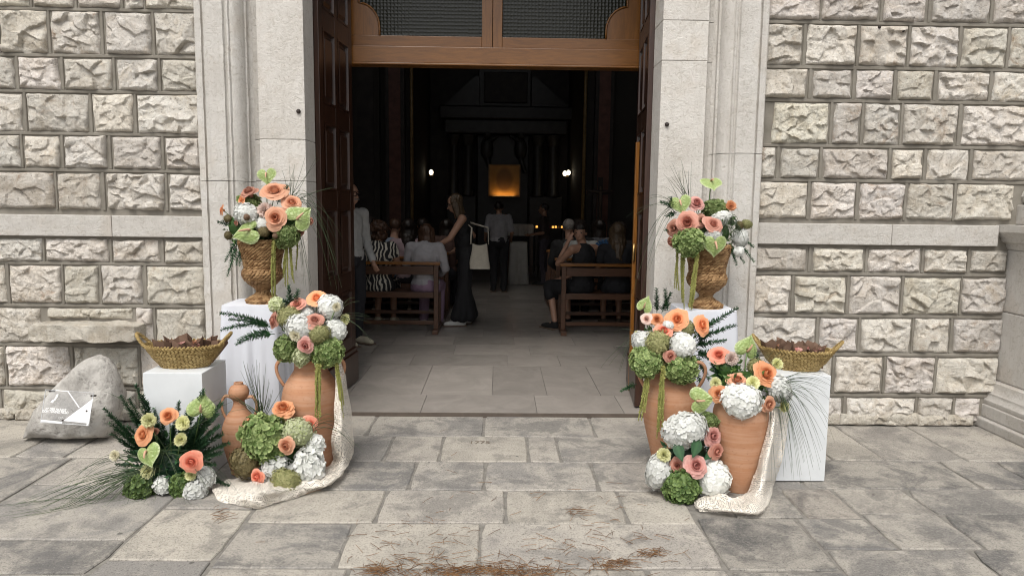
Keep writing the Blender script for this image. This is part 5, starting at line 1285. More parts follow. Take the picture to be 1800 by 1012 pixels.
def basket(label, x, y, z, rz, clabel, seed, sc=.84):
    t = thing('straw_basket', label, 'basket', (x, y, z), 'straw baskets', rz); t.scale = (sc, sc, sc*1.08); obj('basket_body', bme, STRAW, t, 'auto'); r = random.Random(seed)
    m = woven([(.258,.130),(.259,.152)], .0085, .03, .0075, .0075, 1., .60, .7, r, True); m.build('rim_plait', STRAW, t, smooth='auto')
    for s in (-1,1): m = MB(); handle_loop(m, s, r); m.build('handle', STRAW, t, smooth='auto')
    # paper cones of petals
    spots = [(-.17,0),(-.10,.05),(-.10,-.055),(-.03,.0),(-.03,.08),(-.02,-.075),(.05,.045),(.05,-.045),(.12,.05),(.12,-.04),(.18,0)]
    R = Matrix.Rotation(rz,4,'Z')
    for (a, b) in spots:
        pos = R@(Vector((a+r.uniform(-.01,.01), b*.85, .018))*sc); cn = thing('paper_cone', clabel, 'paper cone', (x+pos.x, y+pos.y, z+pos.z), 'kraft paper cones'); cn.scale = (sc*1.05,)*3
        cn.rotation_euler = (r.uniform(-.25,.25)+(-b*2), r.uniform(-.3,.3)+a*1.5, r.uniform(0,6.28)); H = .128+r.uniform(-.006,.014); m = MB(); n = 7; ph = r.uniform(0,6); W = n+2
        for j in range(3):
            f = j/2
            for k in range(W):
                an = 2*math.pi*k/n+ph; tip = [.0,.028,.050,.022,.0,.018,.036,.012,.0][(k+int(ph))%9]*r.uniform(.8,1.3) if j == 2 else 0
                rr = (.004+.050*f)*(1+.13*(k/n)); m.v.append((rr*math.cos(an), rr*math.sin(an), H*f+tip)); m.t.append(.5)
        m.f = [(j*W+k, j*W+k+1, (j+1)*W+k+1, (j+1)*W+k) for j in range(2) for k in range(W-1)]; m.m = [0]*len(m.f)
        m.build('paper_sheet', KRAFT, cn)
        pm = MB()
        for k in range(9):
            c = Vector((r.gauss(0,.014), r.gauss(0,.014), H*.86+r.uniform(0,.03))); v = Vector((r.gauss(0,1),r.gauss(0,1),r.gauss(0,.6))).normalized(); w = v.orthogonal().normalized()*.011; v *= .013
            pm.add([c-v-w*.5, c-v*.2-w+Vector((0,0,.004)), c+v-w*.4, c+v+w*.4, c-v*.2+w+Vector((0,0,.004)), c-v+w*.5], [(0,1,4,5),(1,2,3,4)], 0, r.random())
        pm.build('petal_fill', PM['pink'] if r.random() < .6 else PM['peach'], cn, kind='stuff')
    return t
cxL, cxR = (CLX[0]+CLX[1])/2, (CRX[0]+CRX[1])/2
bl = onY(326, 640, (CLX[2]+CLX[3])/2); br = onY(1397, 650, (CRX[2]+CRX[3])/2)
basket('green straw basket with rope handles on the left white cube', bl.x, (CLX[2]+CLX[3])/2, .632, RAD(5), 'brown kraft paper cone of petals in the left straw basket', 3)
basket('green straw basket with rope handles on the right white cube', br.x, (CRX[2]+CRX[3])/2, .632, RAD(-24), 'brown kraft paper cone of petals in the right straw basket', 5, .80)
# terracotta
def pot(label, cat, name, x, y, prof, inner=True, rz=0, handles=()):
    t = thing(name, label, cat, (x, y, 0), rz=rz); m = MB(); pr = prof
    sm = []
    for i in range(len(pr)-1):        # smooth the silhouette
        p0 = pr[max(0,i-1)]; p1 = pr[i]; p2 = pr[i+1]; p3 = pr[min(len(pr)-1,i+2)]
        for q in range(5):
            u = q/5; f = lambda a,b,c,d: .5*((2*b)+(-a+c)*u+(2*a-5*b+4*c-d)*u*u+(-a+3*b-3*c+d)*u**3)
            sm.append((max(.001,f(p0[0],p1[0],p2[0],p3[0])), f(p0[1],p1[1],p2[1],p3[1])))
    sm.append(pr[-1]); rimr, rimz = pr[-1]
    full = [(.001, pr[0][1])]+sm+([(rimr-.012, rimz+.001), (rimr-.016, rimz-.06), (.001, rimz-.07)] if inner else [])
    m.lathe(full, 48, wob=.004); m.build('pot_body', TERRA, t, smooth='auto')
    for hp, rad in handles:
        h = MB(); n = 24; Q = []
        for i in range(n+1):
            u = i/n*(len(hp)-1); j = min(len(hp)-2, int(u)); w = u-j; g = lambda i2: Vector(hp[max(0,min(len(hp)-1,i2))]); a,b,c,d = g(j-1),g(j),g(j+1),g(j+2)
            Q.append(.5*((2*b)+(-a+c)*w+(2*a-5*b+4*c-d)*w*w+(-a+3*b-3*c+d)*w**3))
        h.tube(Q, rad, 10, flat=.75); h.build('handle', TERRA, t, smooth=True)
    return t
pv = onZ(545,826); vy = pv.y+.06
AMPH = [(.112,.004),(.118,.03),(.125,.08),(.150,.24),(.168,.36),(.170,.42),(.155,.50),(.120,.56),(.095,.60),(.092,.64),(.108,.67)]
def amp_handles(k=1.): return [([(s*.10*k,0,.655*k),(s*.165*k,0,.66*k),(s*.195*k,0,.62*k),(s*.185*k,0,.56*k),(s*.152*k,0,.50*k)], .012*k) for s in (-1,1)]
pot('tall two-handled terracotta amphora left of the doorway', 'amphora', 'amphora', pv.x, vy, AMPH, rz=RAD(8), handles=amp_handles())
pr_ = onZ(1178,832); ry = pr_.y+.06
pot('tall two-handled terracotta amphora right of the doorway', 'amphora', 'amphora', pr_.x, ry, [(.085,.004),(.092,.03),(.105,.1),(.150,.28),(.168,.40),(.166,.46),(.150,.52),(.118,.575),(.092,.61),(.088,.65),(.100,.675)], rz=RAD(-6), handles=amp_handles(1.01))
pj = onZ(419,836); jy = pj.y+.05
pot('small terracotta jug with ball-shaped top beside the left amphora', 'jug', 'jug', pj.x, jy, [(.06,.004),(.064,.03),(.088,.12),(.108,.22),(.106,.30),(.082,.37),(.05,.415),(.036,.45),(.036,.475),(.055,.50),(.062,.53),(.050,.562),(.030,.575),(.028,.59)], rz=RAD(-4), handles=[([(s*.04,0,.49),(s*.085,0,.50),(s*.112,0,.46),(s*.108,0,.40),(s*.082,0,.345)], .011) for s in (-1,1)]).scale = (.92,.92,.92)
pp = onZ(1303,868); py_ = pp.y+.075
pot('tapered terracotta planter standing in front of the right white cube', 'planter', 'planter', pp.x, py_, [(.078,.004),(.084,.02),(.110,.13),(.138,.28),(.150,.39),(.149,.45),(.138,.49),(.132,.52)])

# ------------------------------------------------------------------ lace cloths
def lace(label, secs, name='lace_cloth'):
    """secs: cross-sections along the cloth, each a list of points"""
    n = len(secs[0]); m = MB(); NS = 10; allv = []; uvs = []; dist = 0; prev = None
    S = [[Vector(p) for p in s] for s in secs]
    for i in range(len(S)-1):
        for q in range(NS+(1 if i == len(S)-2 else 0)):
            u = q/NS; row = []
            for k in range(n):
                a = S[max(0,i-1)][k]; b = S[i][k]; c = S[i+1][k]; d = S[min(len(S)-1,i+2)][k]
                row.append(.5*((2*b)+(-a+c)*u+(2*a-5*b+4*c-d)*u*u+(-a+3*b-3*c+d)*u**3))
            K = 5; rr = []
            for k in range(n-1):
                for w in range(K+(1 if k == n-2 else 0)):
                    t = w/K; a = row[max(0,k-1)]; b = row[k]; c = row[k+1]; d = row[min(n-1,k+2)]
                    rr.append(.5*((2*b)+(-a+c)*t+(2*a-5*b+4*c-d)*t*t+(-a+3*b-3*c+d)*t**3))
            rr = [p+Vector((mn.noise(p*11),mn.noise(p*11+Vector((5,5,5))),mn.noise(p*13)))*.008 for p in rr]
            for kk_, p in enumerate(rr): p.z += .010*math.sin(kk_*1.3+p.x*30)*math.sin(p.x*47+p.y*39)*(1 if p.z < .12 else 0); p.y += (.006*math.sin(kk_*1.5+p.z*9) if p.z >= .12 else 0)
            for p in rr: p.z = max(p.z, .004+.004*abs(mn.noise(p*40)))
            if prev: dist += sum((a-b).length for a, b in zip(rr, prev))/len(rr)
            acc = 0; ul = []
            for k, p in enumerate(rr):
                if k: acc += (p-rr[k-1]).length
                ul.append((acc, dist))
            uvs.append(ul); allv.append(rr); prev = rr
    W = len(allv[0]); org = S[0][0].copy(); org.z = 0
    m.add([p-org for r in allv for p in r], [(j*W+k, j*W+k+1, (j+1)*W+k+1, (j+1)*W+k) for j in range(len(allv)-1) for k in range(W-1)])
    o = m.build(name, LACE, smooth=True, loc=org); me = o.data; uv = me.uv_layers.new(name='UVMap'); flat = [q for r in uvs for q in r]
    for lp in me.loops: uv.data[lp.index].uv = flat[lp.vertex_index]
    return tag(o, label, 'lace cloth', 'lace cloths')
def gp(px, py, h=0.): 
    p = onZ(px, py, h); return (p.x, p.y, h+.006)
def ypt(px, py, y): p = onY(px, py, y); return (p.x, p.y, p.z)
yb = vy+.06
lace('cream crochet lace draped down the left amphora and along the ground', [
    [ypt(588,632,vy-.05), ypt(594,628,vy-.02), ypt(598,630,vy+.02), ypt(602,640,vy+.05)],
    [ypt(590,668,vy-.10), ypt(598,660,vy-.10), ypt(604,660,vy-.02), ypt(608,668,vy+.06)],
    [ypt(588,725,vy-.14), ypt(600,720,vy-.17), ypt(609,720,vy-.06), ypt(617,726,vy+.05)],
    [ypt(582,775,vy-.16), ypt(598,772,vy-.20), ypt(612,770,vy-.10), ypt(622,778,vy+.02)],
    [gp(586,812,.04), gp(602,816,.07), gp(618,805,.05), gp(620,790,.03)],
    [gp(556,828,.03), gp(566,836,.06), gp(588,846,.045), gp(598,838,.005)],
    [gp(500,842,.03), gp(510,852,.07), gp(524,866,.03), gp(530,872,.0)],
    [gp(455,846,.03), gp(462,862,.10), gp(474,880,.03), gp(478,888,.0)],
    [gp(425,842,.02), gp(436,862,.075), gp(438,882,.045), gp(450,894,.0)],
    [gp(398,846,.01), gp(398,862,.03), gp(402,876,.02), gp(402,886,.0)],
    [gp(375,856,.005), gp(374,864,.02), gp(378,872,.01), gp(380,880,.0)]])
lace('cream crochet lace draped down the terracotta planter onto the ground at right', [
    [ypt(1352,722,py_-.03), ypt(1362,716,py_-.02), ypt(1376,714,py_+.03), ypt(1392,712,py_+.10)],
    [ypt(1348,752,py_-.10), ypt(1358,750,py_-.14), ypt(1370,752,py_-.02), ypt(1384,756,py_+.06)],
    [ypt(1336,805,py_-.12), ypt(1348,806,py_-.20), ypt(1362,806,py_-.05), ypt(1374,808,py_+.0)],
    [gp(1316,858,.05), gp(1336,866,.09), gp(1354,858,.04), gp(1362,846,.0)],
    [gp(1296,876,.03), gp(1318,892,.06), gp(1338,902,.03), gp(1352,884,.0)],
    [gp(1272,872,.04), gp(1284,884,.02), gp(1296,900,.035), gp(1334,905,.0)],
    [gp(1250,870,.03), gp(1254,882,.045), gp(1262,896,.03), gp(1280,902,.0)],
    [gp(1232,876,.01), gp(1228,884,.03), gp(1230,893,.02), gp(1244,901,.0)],
    [gp(1222,880,.0), gp(1219,886,.01), gp(1221,893,.005), gp(1230,900,.0)]])

# ------------------------------------------------------------------ the eight arrangements
def Zm(x0, y0, s): return lambda u, v: (x0+u/s, y0+v/s)
# 1 left urn
z = Zm(360,270,3.373); A = Arr('roses, anthuriums and hydrangeas in the left braided urn', DL[2]+.19, (463,415)); F = lambda k,c,u,v,r,*a,**q: A.fl(k,c,*z(u,v),r/3.373,*a,**q)
A.leafmass(*z(350,430), 44, 30, 0, 120, .035); 
F('rose','rust',265,232,72,(-.3,1.6),d=.06,sq=.9); F('rose','orange',222,272,40,(-.8,.5),d=.08); F('rose','peach',412,225,74,(.1,1.3),d=.08,sq=1.); F('rose','peach',515,296,58,(.6,.7),d=.09)
F('rose','orange',103,335,34,(-2,.4),d=.07); F('carn','blush',352,335,56,(-.2,.3),d=.13); F('rose','peach',420,382,76,(.05,.15),d=.16,var=0); F('rose','rust',565,460,42,(1.4,-.4),d=.05); F('rose','salmon',626,400,32,(2,0),d=.03)
F('hyd','white',245,360,66,(-.3,.3),d=.10); F('hyd','white',348,420,52,(0,-.1),d=.10); F('hyd','green',262,303,66,(-.3,.8),d=.02); F('hyd','green',485,485,70,(.3,-.3),d=.12)
F('ant','pod',248,376,18,(-.2,.1),d=.17); F('ant','pod',418,488,17,(0,-.1),d=.18); F('ant','brown',350,462,32,(0,-.2),d=.15); F('ant','brown',138,385,24,(-1,0),d=.07); F('ant','brown',140,485,26,(-1,-.3),d=.06); F('rose','rust',185,410,24,(-.8,0),d=.10); A.leafmass(*z(200,430), 22, 24, .05, 40, .03); A.leafmass(*z(480,430), 24, 26, .06, 40, .03)
A.anth(*z(366,132), 17, (0,.15), 8, d=.04, var=2); A.anth(*z(240,462), 27, (-.15,.35), -68, d=.17, var=1, sx=.85); A.anth(*z(566,372), 24, (.35,.2), 130, d=.14, var=0)
for a, b, sg in (((190,540),(135,725),.05),((230,530),(185,660),.1),((230,520),(205,665),.1),((150,420),(78,405),.0),((470,250),(490,190),.0),((430,300),(455,215),0),((330,500),(360,560),0),((200,500),(120,640),.05)): A.sprig(z(*a), z(*b), .05, .07, sg, .02, 300)
A.amar(z(408,515), z(405,862), .15, .14, 6, 4); A.amar(z(490,480), z(475,795), .12, .10, 4, 5); A.amar(z(495,500), z(515,760), .10, .10, 3, 4); A.amar(z(545,520), z(535,735), .06, .06, 1, 1)
A.grass(z(500,300), [(530,470,.55),(545,500,.6),(560,420,.5),(600,505,.75),(595,470,.7),(602,420,.6),(520,290,.0),(545,275,.0),(508,300,.25),(585,330,.1),(535,500,.5)], 3, .02, .06, 9, .0011, .3)
# 2 left amphora
z = Zm(380,480,2.53); A = Arr('roses and white and green hydrangeas bursting from the left amphora', vy, (547,628)); F = lambda k,c,u,v,r,*a,**q: A.fl(k,c,*z(u,v),r/2.53,*a,**q)
A.leafmass(*z(415,270), 46, 42, 0, 130, .035)
F('rose','orange',447,112,42,(.1,1.2),d=.02,sq=1.1); F('rose','salmon',360,138,45,(-.2,1.2),d=.06); F('rose','salmon',262,212,46,(-1.2,.4),d=.07); F('rose','salmon',440,212,42,(.1,1.3),d=.14); F('rose','pink',397,320,44,(0,-.05),d=.19,var=1)
F('carn','yellow',575,205,27,(1,.2),d=.02); F('hyd','lime',266,143,36,(-.5,.6),d=.02); F('ant','antique',325,195,50,(-.2,.3),d=.09)
F('hyd','white',375,242,60,(-.1,.2),d=.13); F('hyd','white',505,147,54,(.4,.5),d=.05); F('hyd','white',525,250,52,(.7,0),d=.07); F('carn','cream',352,278,28,(0,0),d=.19); F('ant','antique',457,272,42,(.1,0),d=.17)
F('hyd','green',305,337,56,(-.6,-.3),d=.11); F('hyd','green',495,347,68,(.4,-.3),d=.13); F('hyd','lime',380,372,40,(0,-.5),d=.14); F('hyd','white',400,185,38,(0,.5),d=.04); F('carn','cream',535,150,22,(.5,.2),d=.12)
for a, b, sg in (((240,235),(18,178),.10),((250,225),(25,252),.10),((260,270),(88,315),.12),((250,245),(60,205),.12),((250,260),(95,300),.16),((330,150),(322,55),0),((345,150),(365,75),0),((330,150),(300,120),.1)): A.sprig(z(*a), z(*b), .04, .06, sg, .021, 330)
A.amar(z(455,400), z(450,655), .19, .20, 7, 6); A.amar(z(535,390), z(565,645), .14, .16, 6, 5)
A.grass(z(540,200), [(640,575,.15),(650,550,.2),(630,520,.3),(655,600,.2)], 2, .02, .05, 8, .001)
# 3 in front of the left amphora and jug
z = Zm(380,480,2.53); y3 = onZ(500,858).y+.10; A = Arr('low posy of green and white hydrangeas and peach roses before the left amphora', y3, (490,800)); F = lambda k,c,u,v,r,*a,**q: A.fl(k,c,*z(u,v),r/2.53,*a,**q)
A.leafmass(*z(290,800), 50, 32, -.02, 120, .04)
F('garden','orange',298,605,54,(.1,1.5),d=.0,sq=1.1); F('garden','orange',152,672,46,(-.9,.5),d=.02); F('rose','coral',415,672,36,(.7,.3),d=.02); F('rose','peach',313,765,50,(0,.05),d=.14,var=1); F('rose','coral',184,903,46,(-.4,.0),d=.17,var=1)
F('hyd','green',215,735,98,(-.2,.2),d=.06,sq=1.08); F('ant','lime',360,703,62,(.2,.4),d=.05,sq=1.15); F('ant','brown',125,838,66,(-.6,0),d=.09); F('ant','antique',312,920,62,(0,-.2),d=.19,sq=.82)
F('stock','white',268,867,68,(-.1,0),d=.09,sq=.85); F('stock','white',418,862,64,(.2,0),d=.09,sq=1.25); F('stock','white',440,755,34,(.6,.3),d=.03,sq=1.5); F('stock','white',395,905,42,(0,-.2),d=.11)
A.grass(z(200,640), [(440,632,-.05),(455,640,-.05),(470,660,-.08),(430,660,-.05),(480,690,.0),(400,690,.1)], 5, -.06, -.08, 12, .0012, 0)
A.grass(z(430,690), [(628,800,.45),(615,760,.5),(600,740,.5)], 2, .02, .10, 8, .001)
# 4 fern bouquet on the ground
z = Zm(170,560,2.976); y4 = onZ(300,872).y+.12; A = Arr('wild bouquet of dark sprigs, roses and trailing grass on the ground at left', y4, (300,835)); F = lambda k,c,u,v,r,*a,**q: A.fl(k,c,*z(u,v),r/2.976,*a,**q)
A.leafmass(*z(380,760), 62, 44, -.02, 320, .045, LEAFD)
tips = [(40,470),(205,345),(560,372),(430,435),(655,440),(610,455),(75,600),(150,690),(690,650),(690,870),(620,935),(125,405),(70,545),(240,400),(300,470),(520,560),(580,640),(640,560),(180,480),(620,760),(120,640),(470,520),(560,500),(600,600),(230,560),(340,520),(60,500),(100,580),(260,430),(160,560),(480,470),(510,430),(630,500),(660,600),(650,700),(400,560),(310,560),(200,620),(560,580),(100,760),(170,420)]
for i,(u,v) in enumerate(tips): A.sprig(z(370+(u-370)*.12, 800), z(u,v), -.02, .02+.06*((i*7)%5)/5, .08, .022, 330)
F('rose','orange',378,510,56,(.1,.6),d=.10); F('rose','orange',245,607,54,(-.4,.4),d=.11); F('garden','coral',497,747,66,(.1,.05),d=.17,var=0); F('rose','rust',305,590,26,(.5,.3),d=.07)
for u,v,r,c in ((270,533,44,'yellow'),(445,546,42,'yellow'),(437,632,38,'yellow'),(262,800,44,'yellow'),(92,715,32,'cream'),(490,818,34,'yellow')): F('carn',c,u,v,r,(0,.2),d=.13)
F('hyd','dgreen',225,880,80,(-.4,0),d=.10); F('hyd','dgreen',440,872,62,(.1,0),d=.10); F('stock','white',512,905,54,(.1,0),d=.13); F('stock','white',575,830,40,(.4,.2),d=.10,sq=1.3); F('stock','white',345,872,44,(-.1,0),d=.11)
A.anth(*z(548,462), 25, (.25,.1), 170, d=.07, var=1); A.anth(*z(265,712), 23, (-.3,.35), 30, d=.16, var=0)
A.grass(z(330,780), [(20,908,.12,.30),(60,902,.14,.26),(35,935,.10,.36),(120,895,.25,.22),(140,930,.22,.25),(105,870,.3,.12),(170,900,.28,.16),(185,880,.3,.14),(150,840,.45,.08)], 6, .08, .2, 16, .0011, .2)
A.grass(z(350,700), [(225,915,.35,.22),(260,905,.3,.2),(330,915,.3,.2),(365,870,.3,.2),(195,700,.25,.05),(410,880,.35,.2),(430,700,.2,.1)], 3, .08, .2, 12, .0012, .3)
# 5 right urn
z = Zm(1080,270,3.373); A = Arr('roses, anthuriums and hydrangeas in the right braided urn', DR[2]+.19, (1240,440)); F = lambda k,c,u,v,r,*a,**q: A.fl(k,c,*z(u,v),r/3.373,*a,**q)
A.leafmass(*z(560,470), 46, 36, 0, 130, .035)
F('rose','pink',485,300,64,(-.1,.7),d=.05,var=1); F('garden','salmon',432,412,78,(-.3,.25),d=.13); F('rose','salmon',585,422,64,(.1,.6),d=.14); F('rose','rust',355,445,50,(-.9,0),d=.08); F('rose','rust',345,520,42,(-1.2,-.8),d=.07,sq=1.3); F('rose','rust',518,400,44,(0,.4),d=.08)
F('carn','orange',695,307,34,(.3,.6),d=.06); F('hyd','green',590,325,74,(.1,.8),d=.0,sq=.7); F('hyd','green',445,522,84,(-.3,-.1),d=.15); F('hyd','white',628,385,62,(.2,.6),d=.06,sq=.6); F('hyd','white',585,485,60,(0,.2),d=.13,sq=.6); F('hyd','white',750,500,52,(.9,0),d=.05); F('hyd','white',738,580,34,(.6,-.4),d=.06)
F('ant','antique',787,420,30,(.8,.3),d=.05); F('ant','brown',742,422,24,(.5,.2),d=.06); F('ant','brown',775,490,20,(.5,.2),d=.04)
A.anth(*z(578,172), 20, (0,1.3), 0, d=.03, var=2); A.anth(*z(393,297), 19, (-.3,.2), 15, d=.09, var=1); A.anth(*z(597,545), 21, (.05,-.1), 2, d=.20, var=2)
for a, b, sg in (((380,330),(275,285),.05),((370,350),(310,370),.05),((350,330),(330,258),.0),((700,500),(825,640),.12),((700,480),(825,552),.10),((680,530),(725,660),.08),((690,550),(770,645),.1),((380,470),(305,452),.05),((650,560),(590,720),.05),((560,570),(520,650),.05)): A.sprig(z(*a), z(*b), .04, .07, sg, .02, 320)
A.amar(z(372,560), z(370,850), .08, .08, 3, 4); A.amar(z(405,590), z(405,925), .09, .10, 4, 4); A.amar(z(490,585), z(450,965), .17, .18, 7, 4)
A.grass(z(440,280), [(1183,288,-.02),(1190,300,-.02),(1202,282,.0),(1175,312,.05),(1214,290,.0)], 2, -.02, .0, 4, .0013, 0)
A.grass(z(400,330), [(1103,385,.35),(1118,440,.45),(1115,520,.5),(1135,350,.3),(1140,480,.5),(1170,320,.2)], 2, .02, .04, 8, .0010, .3)
A.grass(z(690,410), [(1272,412,.8,.12),(1280,420,.9,.12),(1290,415,.8,.1),(1300,420,.9,.1),(1308,424,.7,.08),(1268,405,.7,.14)], 6, .08, .12, 3, .0013, .6)
# 6 right amphora
z = Zm(1080,500,2.41); A = Arr('orange roses and hydrangeas bursting from the right amphora', ry, (1176,655)); F = lambda k,c,u,v,r,*a,**q: A.fl(k,c,*z(u,v),r/2.41,*a,**q)
A.leafmass(*z(220,260), 46, 40, 0, 130, .035)
F('rose','blush',138,146,27,(-.5,.3),d=.03); F('garden','orange',180,148,34,(-.2,.5),d=.05); F('garden','orange',265,148,52,(.1,.5),d=.09); F('garden','orange',370,172,48,(.5,.4),d=.07); F('rose','coral',210,196,42,(-.1,1.0),d=.12); F('rose','salmon',236,303,37,(.1,0),d=.18,var=1)
F('hyd','white',115,237,44,(-.6,.1),d=.08); F('hyd','white',288,252,54,(.2,.1),d=.15); F('ant','antique',182,247,54,(-.1,.2),d=.13); F('ant','antique',302,187,38,(.2,.4),d=.06); F('hyd','white',228,170,20,(0,.4),d=.11)
F('hyd','green',130,332,66,(-.4,-.1),d=.13); F('hyd','green',284,357,68,(.3,-.2),d=.14); F('carn','yellow',98,212,20,(-1,.2),d=.04)
A.anth(*z(130,85), 17, (-.3,.1), 160, d=.02, var=2, sx=.8); A.leaf(*z(310,308), 14, (.3,-.2), 120, d=.16)
for a, b, sg in (((180,120),(178,18),0),((225,110),(215,20),0),((200,120),(240,35),0),((340,220),(522,100),.06),((340,240),(515,172),.06),((345,260),(470,238),.06),((345,300),(455,280),.06),((340,300),(400,400),.06),((345,280),(430,330),.06),((330,320),(365,420),.06),((345,230),(420,150),.05),((345,270),(400,200),.05),((95,420),(28,450),.03)): A.sprig(z(*a), z(*b), -.02, -.05, sg, .021, 330)
A.amar(z(140,385), z(110,575), .14, .16, 6, 5); A.amar(z(208,345), z(190,655), .20, .20, 7, 4)
A.grass(z(100,230), [(1085,620,.4),(1092,590,.4),(1098,660,.5),(1060,640,.3)], 2, .02, .05, 8, .001)
# 7 right planter
A = Arr('white hydrangeas, peach roses and a fountain of grass in the terracotta planter', py_, (1303,705)); F = lambda k,c,u,v,r,*a,**q: A.fl(k,c,*z(u,v),r/2.41,*a,**q)
A.leafmass(*z(540,430), 48, 34, 0, 130, .035); A.leafmass(*z(480,360), 24, 26, -.06, 60, .035)
F('rose','coral',440,300,42,(-.3,.9),d=-.06); F('carn','blush',498,313,32,(0,.4),d=-.02); F('rose','peach',520,407,46,(-.1,1.2),d=.06); F('garden','orange',640,380,58,(.2,.6),d=.04); F('garden','orange',445,463,44,(-.7,.3),d=.08); F('rose','peach',652,506,44,(.3,0),d=.13,var=1)
F('carn','yellow',590,415,34,(.1,.4),d=.11); F('carn','yellow',428,418,27,(-.4,.3),d=.05); F('carn','yellow',693,333,28,(.4,.6),d=-.02); F('carn','yellow',722,517,30,(.8,0),d=.06)
F('hyd','white',537,492,84,(-.05,.1),d=.12,sq=.88); F('hyd','white',692,442,62,(.5,.3),d=.03,sq=.8); F('ant','antique',600,352,38,(.1,.6),d=-.02)
A.anth(*z(568,266), 24, (.2,.1), 160, d=-.08, var=0)
for a, b, sg in (((450,420),(410,330),.05),((460,420),(430,350),.05),((500,400),(520,310),.05),((600,380),(608,290),.0),((620,390),(630,330),0),((470,420),(420,390),.05)): A.sprig(z(*a), z(*b), -.04, -.06, sg, .022, 330)
A.grass(z(660,440), [(1450,700,.35,.10),(1448,745,.45,.12),(1440,780,.5,.14),(1420,815,.5,.16),(1400,800,.5,.16),(1385,770,.45,.16),(1370,740,.4,.14),(1430,690,.3,.05),(1410,660,.25,-.02),(1458,670,.25,.0),(1412,838,.5,.18),(1395,840,.5,.18),(1362,830,.5,.2),(1442,805,.5,.1)], 4, .04, .14, 19, .0009, .3)
A.grass(z(600,400), [(1330,610,.1),(1350,620,.15),(1375,620,.2)], 2, .0, -.02, 8, .001)
# 8 cascade on the ground
y8 = onZ(1205,880).y+.12; A = Arr('cascade of white hydrangeas and dusty roses on the ground before the right amphora', y8, (1205,815)); F = lambda k,c,u,v,r,*a,**q: A.fl(k,c,*z(u,v),r/2.41,*a,**q)
A.leafmass(*z(310,740), 44, 50, -.03, 130, .045, LEAFD)
F('hyd','white',300,617,84,(-.1,.3),d=.06,sq=.88); F('garden','pink',415,642,46,(.4,.3),d=.05); F('garden','salmon',432,707,44,(.5,0),d=.08); F('garden','pink',345,766,54,(.1,.4),d=.14,var=1); F('rose','salmon',266,766,36,(-.3,.2),d=.10); F('rose','rust',215,750,28,(-.4,.1),d=.06)
F('carn','yellow',210,722,32,(-.3,.3),d=.10); F('hyd','white',184,792,54,(-.7,0),d=.06,sq=1.45); F('hyd','white',422,822,78,(.3,0),d=.07,sq=.98); F('hyd','dgreen',288,862,74,(-.1,0),d=.12); F('hyd','green',402,575,36,(.3,.5),d=.0)
A.anth(*z(368,490), 24, (-.2,.1), 100, d=.02, var=0); A.leaf(*z(275,708), 17, (-.2,.4), 20, d=.14); A.leaf(*z(345,692), 18, (.2,.4), -25, d=.14); A.leaf(*z(400,722), 13, (.4,.3), -60, d=.10)

# ------------------------------------------------------------------ boulder with plaque
yB = -.44
out = [(46,768),(47,752),(58,728),(76,700),(98,672),(120,650),(140,634),(158,629),(174,635),(188,652),(200,676),(207,700),(205,725),(199,748),(192,767)]
P2 = [onY(a, b, yB) for a, b in out]; cx = sum(p.x for p in P2)/len(P2); bl_ = thing('boulder', 'grey boulder with a clear plaque leaning on the wall at left', 'boulder', (cx, yB, 0))
out2 = []
for i in range(len(P2)):
    a, b = P2[i], P2[(i+1)%len(P2)]; n = max(1, int((b-a).length/.015))
    for q in range(n): out2.append(a.lerp(b, q/n))
cz = .28; m = MB(); n = len(out2); Lr = 26; vs = []
for j in range(Lr+1):
    t = math.pi*(j/Lr); rr = max(.02, math.sin(t))**.42; yy = -math.cos(t)*.15
    for p in out2:
        x = (p.x-cx)*rr; zz = cz+(p.z-cz)*rr; tilt = .12*(zz)/.6
        nn = mn.fractal(Vector((x*4,yy*4+2,zz*4)),1.,2.,5)*.040+mn.noise(Vector((x*13,yy*13,zz*13)))*.014
        vs.append((x*(1+nn*.35), yy*(1-.35*max(0,zz-.2)/.4)+tilt-nn, max(.0, zz*(1+nn*.2))))
m.add(vs, [(j*n+k, j*n+(k+1)%n, (j+1)*n+(k+1)%n, (j+1)*n+k) for j in range(Lr) for k in range(n)]+[tuple(range(n-1,-1,-1)), tuple(Lr*n+k for k in range(n))])
m.build('rock', BOULD, bl_, smooth=True)
# plaque: clear sheet on four pins, with white shapes and lettering (its code square is left blank)
kk = NT('clear_acrylic'); kk.fin((.55,.56,.57), .12, None, .3); tp = kk.n('BsdfTransparent'); ms = kk.n('MixShader'); ms.inputs[0].default_value = .86
kk.l(kk.p.outputs[0], ms.inputs[1]); kk.l(tp.outputs[0], ms.inputs[2]); kk.l(ms.outputs[0], kk.out.inputs['Surface']); ACRYL = kk.m
yP = yB-.185
cor = [onY(*p, yP) for p in ((74,743),(158,748.5),(162,688),(76.5,688))]
org = (cor[0]+cor[2])/2; ex = (cor[1]-cor[0]).normalized(); ez = (cor[3]-cor[0]); W_, H_ = (cor[1]-cor[0]).length, ez.length; ez = (ez-ex*ez.dot(ex)).normalized()
lean = 14; PMx = Matrix((ex, ez, ex.cross(ez))).transposed().to_4x4(); PMx.translation = org-Vector((cx, yB, 0))
PMx = PMx@Matrix.Rotation(RAD(-lean),4,'X')
pq = MB(); pq.box(-W_/2, W_/2, -H_/2, H_/2, -.004, .0); pl_ = pq.build('plaque', ACRYL, bl_, bevel=.001); pl_.matrix_local = PMx
def S_(u, v): return ((u-650)/740*W_, (485-v)/500*H_)      # units of the enlarged view of the plaque
